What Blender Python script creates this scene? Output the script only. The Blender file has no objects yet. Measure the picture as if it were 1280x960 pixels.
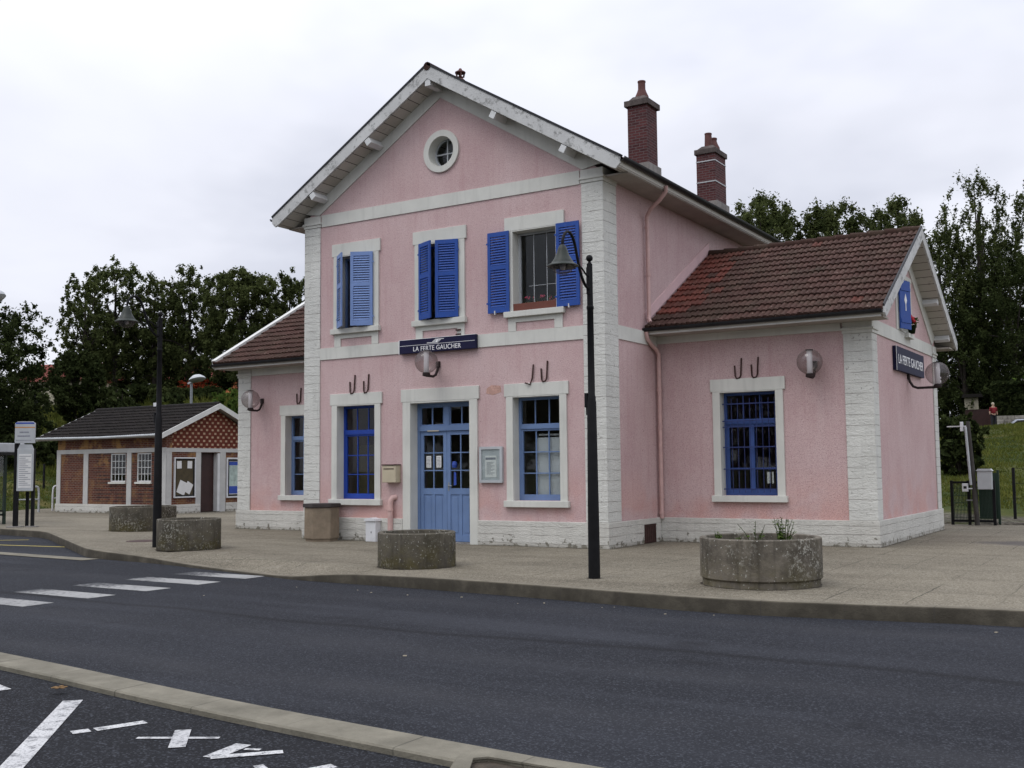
import bpy, bmesh, math, random
from mathutils import Vector, Matrix
import numpy as np

random.seed(7)
C = bpy.context.scene.collection
R = math.radians
PI = math.pi

# ------------------------------------------------------------------ materials
def new_mat(name):
    m = bpy.data.materials.new(name); m.use_nodes = True
    nt = m.node_tree
    for n in list(nt.nodes): nt.nodes.remove(n)
    out = nt.nodes.new('ShaderNodeOutputMaterial')
    return m, nt, out

class NB:
    """small node-building helper"""
    def __init__(s, nt): s.nt = nt
    def n(s, t, **k):
        x = s.nt.nodes.new(t)
        for a, b in k.items(): setattr(x, a, b)
        return x
    def l(s, a, b): s.nt.links.new(a, b)
    def pos(s, scale=(1, 1, 1), local=False):
        if local:
            o = s.n('ShaderNodeTexCoord').outputs['Object']
        else:
            o = s.n('ShaderNodeNewGeometry').outputs['Position']
        if tuple(scale) == (1, 1, 1): return o
        v = s.n('ShaderNodeVectorMath', operation='MULTIPLY'); s.l(o, v.inputs[0]); v.inputs[1].default_value = scale
        return v.outputs[0]
    def noise(s, vec, scale, detail=3, rough=.55, dist=0):
        x = s.n('ShaderNodeTexNoise'); s.l(vec, x.inputs['Vector'])
        x.inputs['Scale'].default_value = scale; x.inputs['Detail'].default_value = detail
        x.inputs['Roughness'].default_value = rough; x.inputs['Distortion'].default_value = dist
        return x.outputs[0]
    def vor(s, vec, scale, out='Distance', feature='F1'):
        x = s.n('ShaderNodeTexVoronoi', feature=feature); s.l(vec, x.inputs['Vector']); x.inputs['Scale'].default_value = scale
        return x.outputs[out]
    def ramp(s, fac, stops):
        x = s.n('ShaderNodeValToRGB'); s.l(fac, x.inputs[0])
        e = x.color_ramp.elements
        while len(e) > 1: e.remove(e[-1])
        e[0].position = stops[0][0]; e[0].color = col4(stops[0][1])
        for p, c in stops[1:]:
            k = e.new(p); k.color = col4(c)
        return x.outputs[0]
    def mix(s, fac, a, b, blend='MIX'):
        x = s.n('ShaderNodeMix', data_type='RGBA', blend_type=blend)
        for v, sock in ((fac, x.inputs[0]), (a, x.inputs[6]), (b, x.inputs[7])):
            if isinstance(v, (int, float)): sock.default_value = v
            elif isinstance(v, (tuple, list)): sock.default_value = col4(v)
            else: s.l(v, sock)
        return x.outputs[2]
    def math(s, op, a, b=None, clamp=False):
        x = s.n('ShaderNodeMath', operation=op); x.use_clamp = clamp
        for v, sock in ((a, x.inputs[0]), (b, x.inputs[1])):
            if v is None: continue
            if isinstance(v, (int, float)): sock.default_value = v
            else: s.l(v, sock)
        return x.outputs[0]
    def sep(s, vec):
        x = s.n('ShaderNodeSeparateXYZ'); s.l(vec, x.inputs[0]); return x.outputs
    def maprange(s, v, a, b, c=0, d=1):
        x = s.n('ShaderNodeMapRange'); s.l(v, x.inputs[0])
        for i, k in enumerate((a, b, c, d)): x.inputs[i + 1].default_value = k
        return x.outputs[0]
    def bump(s, h, strength=.5, dist=.01, nrm=None):
        x = s.n('ShaderNodeBump'); s.l(h, x.inputs['Height']); x.inputs['Strength'].default_value = strength
        x.inputs['Distance'].default_value = dist
        if nrm is not None: s.l(nrm, x.inputs['Normal'])
        return x.outputs[0]
    def bsdf(s, out, col, rough=.7, nrm=None, metal=0, spec=.5):
        x = s.n('ShaderNodeBsdfPrincipled')
        if isinstance(col, (tuple, list)): x.inputs['Base Color'].default_value = col4(col)
        else: s.l(col, x.inputs['Base Color'])
        if isinstance(rough, (int, float)): x.inputs['Roughness'].default_value = rough
        else: s.l(rough, x.inputs['Roughness'])
        x.inputs['Metallic'].default_value = metal
        x.inputs['Specular IOR Level'].default_value = spec
        if nrm is not None: s.l(nrm, x.inputs['Normal'])
        s.l(x.outputs[0], out.inputs[0])
        return x

def col4(c): return (c[0], c[1], c[2], 1.0) if len(c) == 3 else tuple(c)
def mul(c, k): return tuple(min(1, x * k) for x in c[:3])

def simple(name, col, rough=.6, var=.15, scale=3., fine=0., bump=0., bscale=40., metal=0, spec=.4, local=False):
    m, nt, out = new_mat(name); b = NB(nt)
    p = b.pos(local=local)
    n1 = b.noise(p, scale, 4)
    c = b.ramp(n1, [(.3, mul(col, 1 - var)), (.7, mul(col, 1 + var))])
    if fine:
        n2 = b.noise(p, bscale, 3)
        c = b.mix(b.maprange(n2, .35, .65, 0, fine), c, mul(col, .45))
    nrm = b.bump(b.noise(p, bscale, 3), .6, bump) if bump else None
    b.bsdf(out, c, rough, nrm, metal, spec)
    return m

M = {}
def mat_pink():
    m, nt, out = new_mat('pink_roughcast'); b = NB(nt); p = b.pos()
    n1 = b.noise(p, .7, 5, .6); n2 = b.noise(p, 9, 4, .6); n3 = b.noise(p, 55, 3, .6)
    c = b.ramp(n1, [(.3, (.515, .36, .355)), (.52, (.57, .42, .41)), (.75, (.615, .475, .465))])
    # vertical rain streaks
    st = b.noise(b.pos((5, 5, .35)), 1.6, 4)
    c = b.mix(b.maprange(st, .50, .74, 0, .32), c, (.43, .25, .245))
    # salmon repair paint towards the ground, in patches
    z = b.sep(p)[2]
    lowmask = b.maprange(z, .5, 1.7, 1, 0)
    pat = b.maprange(b.noise(p, .9, 3), .42, .56, 0, 1)
    c = b.mix(b.math('MULTIPLY', b.math('MULTIPLY', lowmask, pat), .65), c, (.58, .31, .26))
    c = b.mix(b.maprange(n2, .55, .75, 0, .25), c, (.44, .25, .26))
    # pitted specks where the roughcast has come away
    sp = b.maprange(n3, .54, .66, 0, .75)
    c = b.mix(sp, c, (.30, .17, .17))
    c = b.mix(b.maprange(b.noise(p, 28, 4, .65), .54, .66, 0, .45), c, (.36, .22, .22))
    c = b.mix(b.maprange(b.noise(p, 33, 3, .6), .56, .68, 0, .4), c, (.72, .56, .55))
    big = b.maprange(b.noise(p, 14, 2), .70, .74, 0, .55)
    c = b.mix(big, c, (.33, .2, .2))
    h = b.math('ADD', b.math('MULTIPLY', n3, .9), b.math('MULTIPLY', b.noise(p, 34, 3), .4))
    b.bsdf(out, c, .9, b.bump(h, .5, .022), spec=.2)
    return m

def mat_white_stone(name, joints=True, chips=False, course=.345, tone=(.62, .62, .575)):
    m, nt, out = new_mat(name); b = NB(nt); p = b.pos()
    n1 = b.noise(p, 1.3, 5); n3 = b.noise(p, 32, 4, .6)
    c = b.ramp(n1, [(.3, mul(tone, .9)), (.7, mul(tone, 1.06))])
    st = b.noise(b.pos((4, 4, .4)), 2.0, 4)
    c = b.mix(b.maprange(st, .52, .8, 0, .35), c, mul(tone, .62))
    h = b.math('MULTIPLY', n3, 1.0)
    if joints:
        z = b.sep(p)[2]
        wob = b.math('MULTIPLY', b.noise(p, 3, 2), .05)
        zz = b.math('ADD', z, wob)
        fr = b.math('FRACT', b.math('DIVIDE', zz, course))
        j = b.math('LESS_THAN', b.math('ABSOLUTE', b.math('SUBTRACT', fr, .5)), .0075 / course)
        jm = b.math('MULTIPLY', j, b.maprange(b.noise(p, 2.2, 2), .36, .58, 0, .7))
        c = b.mix(jm, c, (.24, .22, .2))
        h = b.math('ADD', b.math('SUBTRACT', h, b.math('MULTIPLY', j, .8)), b.math('MULTIPLY', b.noise(b.pos((5, 5, 15)), 1.2, 3), .9))
        sp = b.maprange(b.noise(p, 17, 3), .655, .70, 0, .7)
        c = b.mix(sp, c, (.25, .24, .22))
    if chips:
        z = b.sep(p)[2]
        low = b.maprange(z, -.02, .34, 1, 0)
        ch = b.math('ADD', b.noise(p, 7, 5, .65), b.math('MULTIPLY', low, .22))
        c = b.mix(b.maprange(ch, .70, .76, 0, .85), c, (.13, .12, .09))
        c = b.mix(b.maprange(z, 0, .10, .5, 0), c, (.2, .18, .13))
    b.bsdf(out, c, .82, b.bump(h, .6 if joints else .2, .03 if joints else .012), spec=.25)
    return m

def mat_paintwood(name, col, dirt_shade=.25, rough=.6, local=False):
    m, nt, out = new_mat(name); b = NB(nt); p = b.pos(local=local)
    c = b.ramp(b.noise(p, 2.5, 4), [(.3, mul(col, .9)), (.7, mul(col, 1.08))])
    s = b.noise(b.pos((6, 6, 2), local), 5, 5, .65)
    c = b.mix(b.maprange(s, .56, .72, 0, dirt_shade), c, (.2, .2, .19))
    b.bsdf(out, c, rough, b.bump(b.noise(p, 40, 3), .3, .004), spec=.3)
    return m

def mat_bargeboard():
    m, nt, out = new_mat('weathered_white_board'); b = NB(nt); p = b.pos()
    tone = (.55, .555, .54)
    c = b.ramp(b.noise(p, 1.4, 5), [(.3, mul(tone, .85)), (.7, mul(tone, 1.07))])
    c = b.mix(b.maprange(b.noise(p, 7, 6, .7), .53, .63, 0, .75), c, (.19, .19, .18))
    c = b.mix(b.maprange(b.noise(p, 2.2, 5, .7), .55, .8, 0, .5), c, (.32, .33, .32))
    b.bsdf(out, c, .8, b.bump(b.noise(p, 30, 4), .4, .01), spec=.2)
    return m

def mat_soffit(name, axis, step):
    m, nt, out = new_mat(name); b = NB(nt); p = b.pos()
    v = b.sep(p)[axis]
    fr = b.math('FRACT', b.math('DIVIDE', v, step))
    j = b.math('LESS_THAN', fr, .07)
    idn = b.n('ShaderNodeTexWhiteNoise', noise_dimensions='1D'); b.l(b.math('FLOOR', b.math('DIVIDE', v, step)), idn.inputs['W'])
    c = b.ramp(idn.outputs[0], [(0, (.40, .38, .33)), (1, (.52, .50, .45))])
    c = b.mix(b.maprange(b.noise(p, 6, 5, .7), .6, .68, 0, .6), c, (.2, .19, .17))
    c = b.mix(j, c, (.07, .06, .055))
    b.bsdf(out, c, .85, spec=.2)
    return m

def mat_brick(name, a=(.080, .020, .013), bb=(.135, .040, .022), mortar=(.20, .155, .12), bw=.22, bh=.075, dark=0., ochre=0.):
    m, nt, out = new_mat(name); b = NB(nt)
    geo = b.n('ShaderNodeNewGeometry')
    s = b.sep(geo.outputs['Position']); nn = b.sep(geo.outputs['Normal'])
    # run along x on faces looking to -y, along y on faces looking to x
    side = b.math('GREATER_THAN', b.math('ABSOLUTE', nn[0]), .7)
    u = b.math('ADD', b.math('MULTIPLY', side, s[1]), b.math('MULTIPLY', b.math('SUBTRACT', 1, side), s[0]))
    cv = b.n('ShaderNodeCombineXYZ'); b.l(u, cv.inputs[0]); b.l(s[2], cv.inputs[1])
    t = b.n('ShaderNodeTexBrick'); b.l(cv.outputs[0], t.inputs['Vector'])
    t.inputs['Scale'].default_value = 1; t.inputs['Brick Width'].default_value = bw; t.inputs['Row Height'].default_value = bh
    t.inputs['Mortar Size'].default_value = .009; t.inputs['Color1'].default_value = col4(a); t.inputs['Color2'].default_value = col4(bb)
    t.inputs['Mortar'].default_value = col4(mortar); t.inputs['Bias'].default_value = 0
    c = t.outputs['Color']; p = geo.outputs['Position']; p_ = p
    c = b.mix(b.maprange(b.noise(p, 1.1, 4), .45, .7, 0, .35 + dark), c, (.06, .03, .03))
    if ochre:
        # courses of dark engobed brick round the windows
        band = b.math('LESS_THAN', b.math('FRACT', b.math('DIVIDE', s[2], .15)), .5)
        rng_ = b.math('MULTIPLY', b.math('MULTIPLY', b.maprange(s[0], -20.2, -19.7, 0, 1), b.maprange(s[0], -15.9, -15.8, 1, 0)), b.maprange(s[2], 2.45, 2.5, 1, 0))
        c = b.mix(b.math('MULTIPLY', b.math('MULTIPLY', band, rng_), b.maprange(b.noise(p_, 2.5, 3), .35, .6, .25, .9)), c, (.03, .018, .018))
        c = b.mix(b.math('MULTIPLY', b.maprange(b.noise(p, 1.6, 3), .5, .62, 0, ochre), b.maprange(s[2], 1.7, 2.6, .3, 1)), c, (.38, .22, .08))
    c = b.mix(b.maprange(b.noise(p, 18, 4), .5, .75, 0, .4), c, (.1, .06, .05))
    b.bsdf(out, c, .88, b.bump(t.outputs['Fac'], .6, -.012), spec=.2)
    return m

def mat_lattice():
    """red brick gable with a diamond lattice of pale headers"""
    m, nt, out = new_mat('lattice_brick'); b = NB(nt); p = b.pos(); s = b.sep(p)
    su, sv = .30, .15
    row = b.math('FLOOR', b.math('DIVIDE', s[2], sv))
    odd = b.math('MULTIPLY', b.math('MODULO', row, 2), .5)
    fu = b.math('FRACT', b.math('ADD', b.math('DIVIDE', s[1], su), odd))
    fv = b.math('FRACT', b.math('DIVIDE', s[2], sv))
    du = b.math('LESS_THAN', b.math('ABSOLUTE', b.math('SUBTRACT', fu, .5)), .19)
    dv = b.math('LESS_THAN', b.math('ABSOLUTE', b.math('SUBTRACT', fv, .5)), .27)
    d = b.math('MULTIPLY', du, dv)
    base = b.ramp(b.noise(p, 9, 4), [(.3, (.085, .020, .014)), (.7, (.15, .040, .024))])
    c = b.mix(b.math('MULTIPLY', d, b.maprange(b.noise(p, 5, 2), .3, .5, .5, 1)), base, (.42, .30, .20))
    b.bsdf(out, c, .88, spec=.2)
    return m

def mat_tiles(name, dark, light, moss=.35, fleck=.5):
    m, nt, out = new_mat(name); b = NB(nt); p = b.pos()
    at = b.n('ShaderNodeAttribute', attribute_name='tint')
    c = b.mix(at.outputs['Fac'], dark, light)
    fresh = b.n('ShaderNodeAttribute', attribute_name='fresh')
    c = b.mix(fresh.outputs['Fac'], c, (.165, .045, .032))
    c = b.mix(b.maprange(b.noise(p, 1.6, 5, .7), .45, .7, 0, moss), c, (.06, .05, .032))
    c = b.mix(b.maprange(b.noise(p, 15, 5, .7), .56, .68, 0, .6), c, (.05, .038, .03))
    c = b.mix(b.maprange(b.noise(p, 11, 4, .7), .62, .7, 0, fleck), c, (.36, .27, .22))
    b.bsdf(out, c, .9, b.bump(b.noise(p, 45, 3), .4, .01), spec=.2)
    return m

def mat_asphalt(name, tone=(.0185, .0196, .0235), seam=False):
    m, nt, out = new_mat(name); b = NB(nt); p = b.pos()
    n1 = b.noise(p, .22, 4); n2 = b.noise(p, 160, 2, .6); v = b.vor(p, 75, 'Color')
    c = b.ramp(n1, [(.3, mul(tone, .72)), (.7, mul(tone, 1.3))])
    g = b.sep(v)[0]
    c = b.mix(b.maprange(g, .72, .95, 0, .55), c, (.080, .086, .100))
    c = b.mix(b.maprange(g, .28, .05, 0, .6), c, (.014, .015, .018))
    c = b.mix(b.maprange(n2, .5, .75, 0, .5), c, (.047, .050, .060))
    # worn wheel tracks along the street
    tr = b.noise(b.pos((.12, 1.3, 1)), 1.0, 3)
    c = b.mix(b.maprange(tr, .52, .72, 0, .4), c, (.050, .053, .062))
    # polished wheel tracks, dark oil stains and dust near the island
    yy0 = b.math('ADD', b.sep(p)[1], b.math('MULTIPLY', b.noise(b.pos((.2, .2, 0)), 1, 2), 1.4))
    for yc_, hw_, k_ in ((-7.6, .5, .35), (-10.9, .55, .3), (-12.6, .5, .4)):
        d_ = b.math('ABSOLUTE', b.math('SUBTRACT', yy0, yc_ + .7))
        c = b.mix(b.math('MULTIPLY', b.maprange(d_, 0, hw_, k_, 0), b.maprange(b.noise(p, .6, 3), .35, .65, .2, 1)), c, (.052, .053, .058))
    c = b.mix(b.maprange(b.noise(p, .8, 4, .65), .62, .72, 0, .45), c, (.010, .010, .011))
    if seam:
        s = b.sep(p)
        yy = b.math('ADD', s[1], b.math('MULTIPLY', b.noise(b.pos((.16, 0, 0)), 1, 2), 1.2))
        dd = b.math('ABSOLUTE', b.math('ADD', yy, 9.25))
        k = b.math('ADD', dd, b.math('MULTIPLY', b.noise(p, 26, 2), .05))
        c = b.mix(b.maprange(k, .03, .16, .6, 0), c, (.011, .011, .012))
    b.bsdf(out, c, .9, b.bump(b.math('ADD', n2, g), .5, .006), spec=.11)
    return m

def mat_pavement():
    m, nt, out = new_mat('worn_paving'); b = NB(nt); p = b.pos(); s = b.sep(p)
    t = (.185, .165, .124)
    c = b.ramp(b.noise(p, .35, 5, .6), [(.3, mul(t, .72)), (.55, t), (.75, mul(t, 1.2))])
    c = b.mix(b.maprange(b.noise(b.pos((.25, 1, 1)), 1.1, 5, .65), .46, .66, 0, .7), c, (.095, .082, .06))
    c = b.mix(b.maprange(b.noise(p, 2.5, 4, .6), .58, .75, 0, .35), c, (.26, .245, .20))
    g = b.sep(b.vor(p, 60, 'Color'))[0]
    c = b.mix(b.maprange(g, .55, .9, 0, .6), c, (.30, .27, .21))
    c = b.mix(b.maprange(g, .42, .08, 0, .6), c, (.06, .052, .040))
    # slab joints, slightly uneven
    wx = b.math('ADD', s[0], b.math('MULTIPLY', b.noise(p, 1.5, 2), .10)); wy = b.math('ADD', s[1], b.math('MULTIPLY', b.noise(p, 1.9, 2), .10))
    for w, st in ((wx, .98), (wy, .98)):
        fr = b.math('FRACT', b.math('DIVIDE', w, st))
        j = b.math('LESS_THAN', fr, .022)
        j = b.math('MULTIPLY', j, b.maprange(b.noise(p, .5, 3), .4, .6, .15, .8))
        c = b.mix(j, c, (.05, .045, .033))
    # dark tar patch by the gable end
    dx = b.math('DIVIDE', b.math('SUBTRACT', s[0], 16.6), 1.9); dy = b.math('DIVIDE', b.math('SUBTRACT', s[1], 5.0), 1.0)
    d = b.math('ADD', b.math('ADD', b.math('MULTIPLY', dx, dx), b.math('MULTIPLY', dy, dy)), b.math('MULTIPLY', b.noise(p, 2, 3), .8))
    c = b.mix(b.maprange(d, 1.0, 1.5, .7, 0), c, (.075, .068, .07))
    b.bsdf(out, c, .92, b.bump(b.math('ADD', g, b.noise(p, 90, 2)), .4, .005), spec=.15)
    return m

def mat_concrete(name, tone, moss=0., dark=.4, lichen=0., local=False, streak=True, grime=0., joint=0.):
    m, nt, out = new_mat(name); b = NB(nt); p = b.pos(local=local); s = b.sep(p)
    c = b.ramp(b.noise(p, 2.5, 5, .65), [(.3, mul(tone, .75)), (.7, mul(tone, 1.2))])
    c = b.mix(b.maprange(b.noise(p, 1.8, 5, .7), .42, .6, 0, dark), c, mul(tone, .3))
    if streak:
        st = b.noise(b.pos((7, 7, .6), local), 1.5, 4, .6)
        c = b.mix(b.maprange(st, .5, .7, 0, dark), c, mul(tone, .35))
    if grime:      # road splash dried on the upright faces
        nz = b.sep(b.n('ShaderNodeNewGeometry').outputs['Normal'])[2]
        g = b.math('MULTIPLY', b.maprange(b.math('ABSOLUTE', nz), .3, .8, grime, 0), b.maprange(b.noise(p, 3, 4, .6), .3, .6, .7, 1))
        c = b.mix(g, c, (.035, .031, .024))
    if joint:
        fr = b.math('FRACT', b.math('DIVIDE', s[0], joint))
        c = b.mix(b.math('MULTIPLY', b.math('LESS_THAN', fr, .016 / joint), b.maprange(b.noise(p, 1.1, 2), .35, .6, .1, .6)), c, (.05, .046, .04))
    if lichen:
        a = b.math('MULTIPLY', b.maprange(b.noise(p, 20, 5, .7), .52, .60, 0, 1), b.maprange(b.noise(p, 1.6, 3), .5, .66, 0, lichen))
        c = b.mix(a, c, (.42, .41, .36))
        a2 = b.maprange(b.noise(p, 26, 2), .66, .70, 0, lichen)
        c = b.mix(a2, c, (.45, .45, .40))
    if moss:
        z = s[2]
        a = b.math('MULTIPLY', b.maprange(b.noise(p, 3, 4, .7), .4, .62, 0, moss), b.maprange(z, .0, .45, 1, .15))
        c = b.mix(a, c, (.13, .11, .03))
    b.bsdf(out, c, .92, b.bump(b.math('ADD', b.noise(p, 40, 4, .7), b.noise(p, 9, 3)), .6, .015), spec=.15)
    return m

def mat_ground():
    m, nt, out = new_mat('rough_grass'); b = NB(nt); p = b.pos(); s = b.sep(p)
    c = b.ramp(b.noise(p, .25, 5, .6), [(.3, (.022, .034, .009)), (.5, (.042, .056, .014)), (.72, (.085, .088, .026))])
    c = b.mix(b.maprange(b.noise(b.pos((.35, 1, 1)), .55, 4, .6), .56, .7, 0, .7), c, (.15, .12, .045))
    c = b.mix(b.maprange(b.noise(p, 7, 4, .7), .52, .7, 0, .5), c, (.02, .032, .008))
    # gravel and weeds beside the track
    yy = b.math('ADD', s[1], b.math('MULTIPLY', b.noise(p, .5, 3), 3))
    g = b.sep(b.vor(p, 9, 'Color'))[0]
    gr = b.ramp(g, [(0, (.04, .035, .028)), (.6, (.085, .075, .058)), (.93, (.15, .135, .105)), (1, (.3, .28, .24))])
    gr = b.mix(b.maprange(b.noise(p, 1.4, 4), .5, .62, 0, .75), gr, (.05, .06, .018))
    msk = b.math('MULTIPLY', b.maprange(yy, 18.5, 20.0, 1, 0), b.maprange(s[0], -21, -16, 0, 1))
    c = b.mix(msk, c, gr)
    b.bsdf(out, c, .95, b.bump(b.noise(p, 14, 4), .8, .08), spec=.1)
    return m

def mat_glass():
    m, nt, out = new_mat('window_glass'); b = NB(nt)
    tr = b.n('ShaderNodeBsdfTransparent'); tr.inputs[0].default_value = (.93, .95, .945, 1)
    gl = b.n('ShaderNodeBsdfGlossy'); gl.inputs['Roughness'].default_value = .015; gl.inputs[0].default_value = (.9, .92, .95, 1)
    nz = b.bump(b.noise(b.pos(), 1.6, 1), .04, .02); b.l(nz, gl.inputs['Normal'])
    lw = b.n('ShaderNodeLayerWeight'); lw.inputs[0].default_value = .5
    fr = b.math('ADD', b.math('MULTIPLY', b.math('POWER', lw.outputs['Facing'], 5), .85), .018)
    mx = b.n('ShaderNodeMixShader'); b.l(fr, mx.inputs[0]); b.l(tr.outputs[0], mx.inputs[1]); b.l(gl.outputs[0], mx.inputs[2])
    b.l(mx.outputs[0], out.inputs[0]); return m

def mat_globe():
    m, nt, out = new_mat('smoked_globe_plastic'); b = NB(nt)
    tr = b.n('ShaderNodeBsdfTransparent'); tr.inputs[0].default_value = (.82, .785, .78, 1)
    gl = b.n('ShaderNodeBsdfGlossy'); gl.inputs['Roughness'].default_value = .12
    df = b.n('ShaderNodeBsdfDiffuse'); df.inputs[0].default_value = (.22, .19, .185, 1)
    fr = b.n('ShaderNodeLayerWeight'); fr.inputs[0].default_value = .35
    m0 = b.n('ShaderNodeMixShader'); b.l(b.maprange(fr.outputs['Facing'], 0, 1, .06, .5), m0.inputs[0]); b.l(tr.outputs[0], m0.inputs[1]); b.l(df.outputs[0], m0.inputs[2])
    mx = b.n('ShaderNodeMixShader'); mx.inputs[0].default_value = .05; b.l(m0.outputs[0], mx.inputs[1]); b.l(gl.outputs[0], mx.inputs[2])
    b.l(mx.outputs[0], out.inputs[0]); return m

def mat_leaf(name, dark, light, trans=.25):
    m, nt, out = new_mat(name); b = NB(nt)
    at = b.n('ShaderNodeAttribute', attribute_name='tint')
    c = b.mix(at.outputs['Fac'], dark, light)
    d = b.n('ShaderNodeBsdfDiffuse'); b.l(c, d.inputs[0])
    t = b.n('ShaderNodeBsdfTranslucent'); b.l(c, t.inputs[0])
    mx = b.n('ShaderNodeMixShader'); mx.inputs[0].default_value = trans
    b.l(d.outputs[0], mx.inputs[1]); b.l(t.outputs[0], mx.inputs[2]); b.l(mx.outputs[0], out.inputs[0]); return m

def mat_paint_marking():
    m, nt, out = new_mat('road_paint'); b = NB(nt); p = b.pos()
    n = b.noise(p, 9, 5, .7); n2 = b.noise(p, 60, 3, .7)
    c = b.ramp(b.noise(p, 1.2, 3), [(.3, (.40, .40, .40)), (.7, (.56, .56, .55))])
    w = b.math('ADD', b.maprange(n, .50, .64, 0, .6), b.maprange(n2, .53, .62, 0, .6))
    c = b.mix(b.math('MINIMUM', w, .9), c, (.06, .062, .07))
    b.bsdf(out, c, .8, spec=.2); return m

def mat_zebra():
    m, nt, out = new_mat('crossing_paint'); b = NB(nt); p = b.pos(); s = b.sep(p)
    c = b.ramp(b.noise(p, 1.2, 3), [(.3, (.22, .22, .215)), (.7, (.32, .32, .31))])
    w = b.math('ADD', b.math('ADD', b.noise(p, 12, 5, .7), b.maprange(s[0], 2.75, 3.9, .28, -.03)), b.math('MULTIPLY', b.math('SUBTRACT', b.noise(p, 1.3, 3), .5), .5))
    c = b.mix(b.maprange(w, .50, .74, 0, .95), c, (.040, .042, .047))
    b.bsdf(out, c, .8, spec=.2); return m

M['pink'] = mat_pink()
M['pink_flash'] = simple('pale_pink_render', (.66, .46, .46), .9, .06, 2, .15, .006, 40)
M['quoin'] = mat_white_stone('white_quoin_stone', course=.22)
M['trim'] = mat_white_stone('white_trim', joints=False, tone=(.60, .60, .55))
M['plinth'] = mat_white_stone('white_plinth_stone', chips=True, course=.18, tone=(.57, .56, .51))
M['board'] = mat_bargeboard()
M['soffit_x'] = mat_soffit('soffit_boards_main', 0, .24)
M['soffit_y'] = mat_soffit('soffit_boards_wing', 1, .24)
M['eave'] = simple('eave_boards', (.36, .33, .29), .85, .12, 2, .15)
M['fascia'] = mat_paintwood('white_fascia', (.60, .60, .57))
M['grey_white'] = mat_paintwood('greyed_white_paint', (.46, .46, .44), .35)
M['white_wood'] = mat_paintwood('white_painted_wood', (.62, .63, .62), .1)
M['royal'] = mat_paintwood('royal_blue_paint', (.017, .055, .32), .12, .45)
M['shutter_blue'] = mat_paintwood('shutter_blue_paint', (.017, .067, .30), .22, .55)
M['glare_blue'] = mat_paintwood('glare_blue_paint', (.165, .25, .48), .15, .55)  # paler version of the shutter blue, sky glare put into the colour
M['door_blue'] = mat_paintwood('door_blue_paint', (.138, .215, .385), .3, .55)
M['mid_blue'] = mat_paintwood('mid_blue_paint', (.045, .09, .27), .2, .5)
M['dark_blue'] = simple('dark_blue_iron', (.02, .035, .13), .5, .2, 6)
M['brown_wood'] = mat_paintwood('red_brown_wood', (.14, .045, .03), .2)
M['glass'] = mat_glass()
M['globe'] = mat_globe()
M['gutter'] = simple('dark_zinc', (.018, .019, .021), .5, .25, 3, .1, spec=.25)
M['pipe'] = simple('pink_painted_pipe', (.56, .37, .34), .55, .12, 4, .15)
M['iron'] = simple('black_iron', (.008, .008, .009), .6, .25, 6, spec=.15)
M['rust'] = simple('rusty_iron', (.05, .022, .018), .8, .3, 12, .3)
M['dark_rust'] = simple('dark_rusty_iron', (.022, .012, .011), .8, .3, 12, .3)
M['lamp_green'] = simple('dark_green_enamel', (.022, .028, .022), .45, .2, 6, spec=.25)
M['brick'] = mat_brick('red_brick', ochre=.75)
M['chimney_brick'] = mat_brick('chimney_brick', (.055, .019, .021), (.105, .034, .034), (.13, .10, .10), .22, .075, .15)
M['lattice'] = mat_lattice()
M['terracotta'] = simple('terracotta', (.11, .046, .040), .85, .2, 8, .3, .006)
M['cement'] = mat_concrete('grey_cement', (.26, .245, .23), dark=.35)
M['sooty_cement'] = mat_concrete('sooty_cement', (.11, .092, .085), dark=.5)
M['tiles'] = mat_tiles('old_clay_tiles', (.042, .021, .016), (.095, .048, .038), .45)
M['dark_tiles'] = mat_tiles('dark_roof_tiles', (.010, .0088, .0082), (.020, .0165, .015), .1, .06)
M['red_tiles'] = mat_tiles('red_clay_tiles', (.16, .04, .03), (.24, .07, .05), .1)
M['asphalt'] = mat_asphalt('road_asphalt', seam=True)
M['parking'] = mat_asphalt('parking_asphalt', (.013, .0132, .015))
M['pavement'] = mat_pavement()
M['kerb'] = mat_concrete('kerb_concrete', (.19, .17, .13), dark=.35, streak=False, grime=.9, joint=1.0)
M['island'] = mat_concrete('island_concrete', (.20, .185, .145), dark=.25, streak=False, joint=1.02)
M['ground'] = mat_ground()
M['planter'] = mat_concrete('weathered_planter_concrete', (.165, .146, .118), moss=.35, dark=.7, lichen=.8, local=True)
M['planter_mossy'] = mat_concrete('mossy_planter_concrete', (.135, .122, .098), moss=.6, dark=.65, lichen=.8, local=True)
M['bin_stone'] = mat_concrete('pebbled_concrete', (.25, .20, .145), dark=.15, local=True, streak=False)
M['bin_lid'] = simple('dark_slate_lid', (.045, .036, .034), .7, .25, 10, .2, local=True)
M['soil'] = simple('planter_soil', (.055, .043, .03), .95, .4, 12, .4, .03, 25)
M['navy'] = simple('navy_sign_enamel', (.012, .012, .040), .6, .1, 3, spec=.15)
M['white_letter'] = simple('white_lettering', (.78, .78, .78), .5, .03, 3)
M['white_paint'] = simple('white_metal_paint', (.62, .63, .64), .45, .07, 4)
M['grey_metal'] = simple('grey_metal', (.24, .26, .27), .4, .1, 4, metal=.3)
M['pale_grey'] = simple('pale_grey_panel', (.42, .44, .45), .5, .1, 3)
M['beige_metal'] = simple('beige_metal', (.48, .42, .30), .5, .07, 4)
M['paper'] = simple('paper', (.66, .66, .64), .8, .05, 8)
M['print'] = simple('printed_grey', (.22, .23, .26), .8, .2, 30)
M['poster_blue'] = simple('poster_blue', (.03, .07, .34), .5, .1, 6)
M['poster_map'] = simple('poster_map', (.36, .44, .40), .6, .25, 6)
M['cork'] = simple('brown_backing', (.065, .050, .025), .8, .2, 5)
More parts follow.
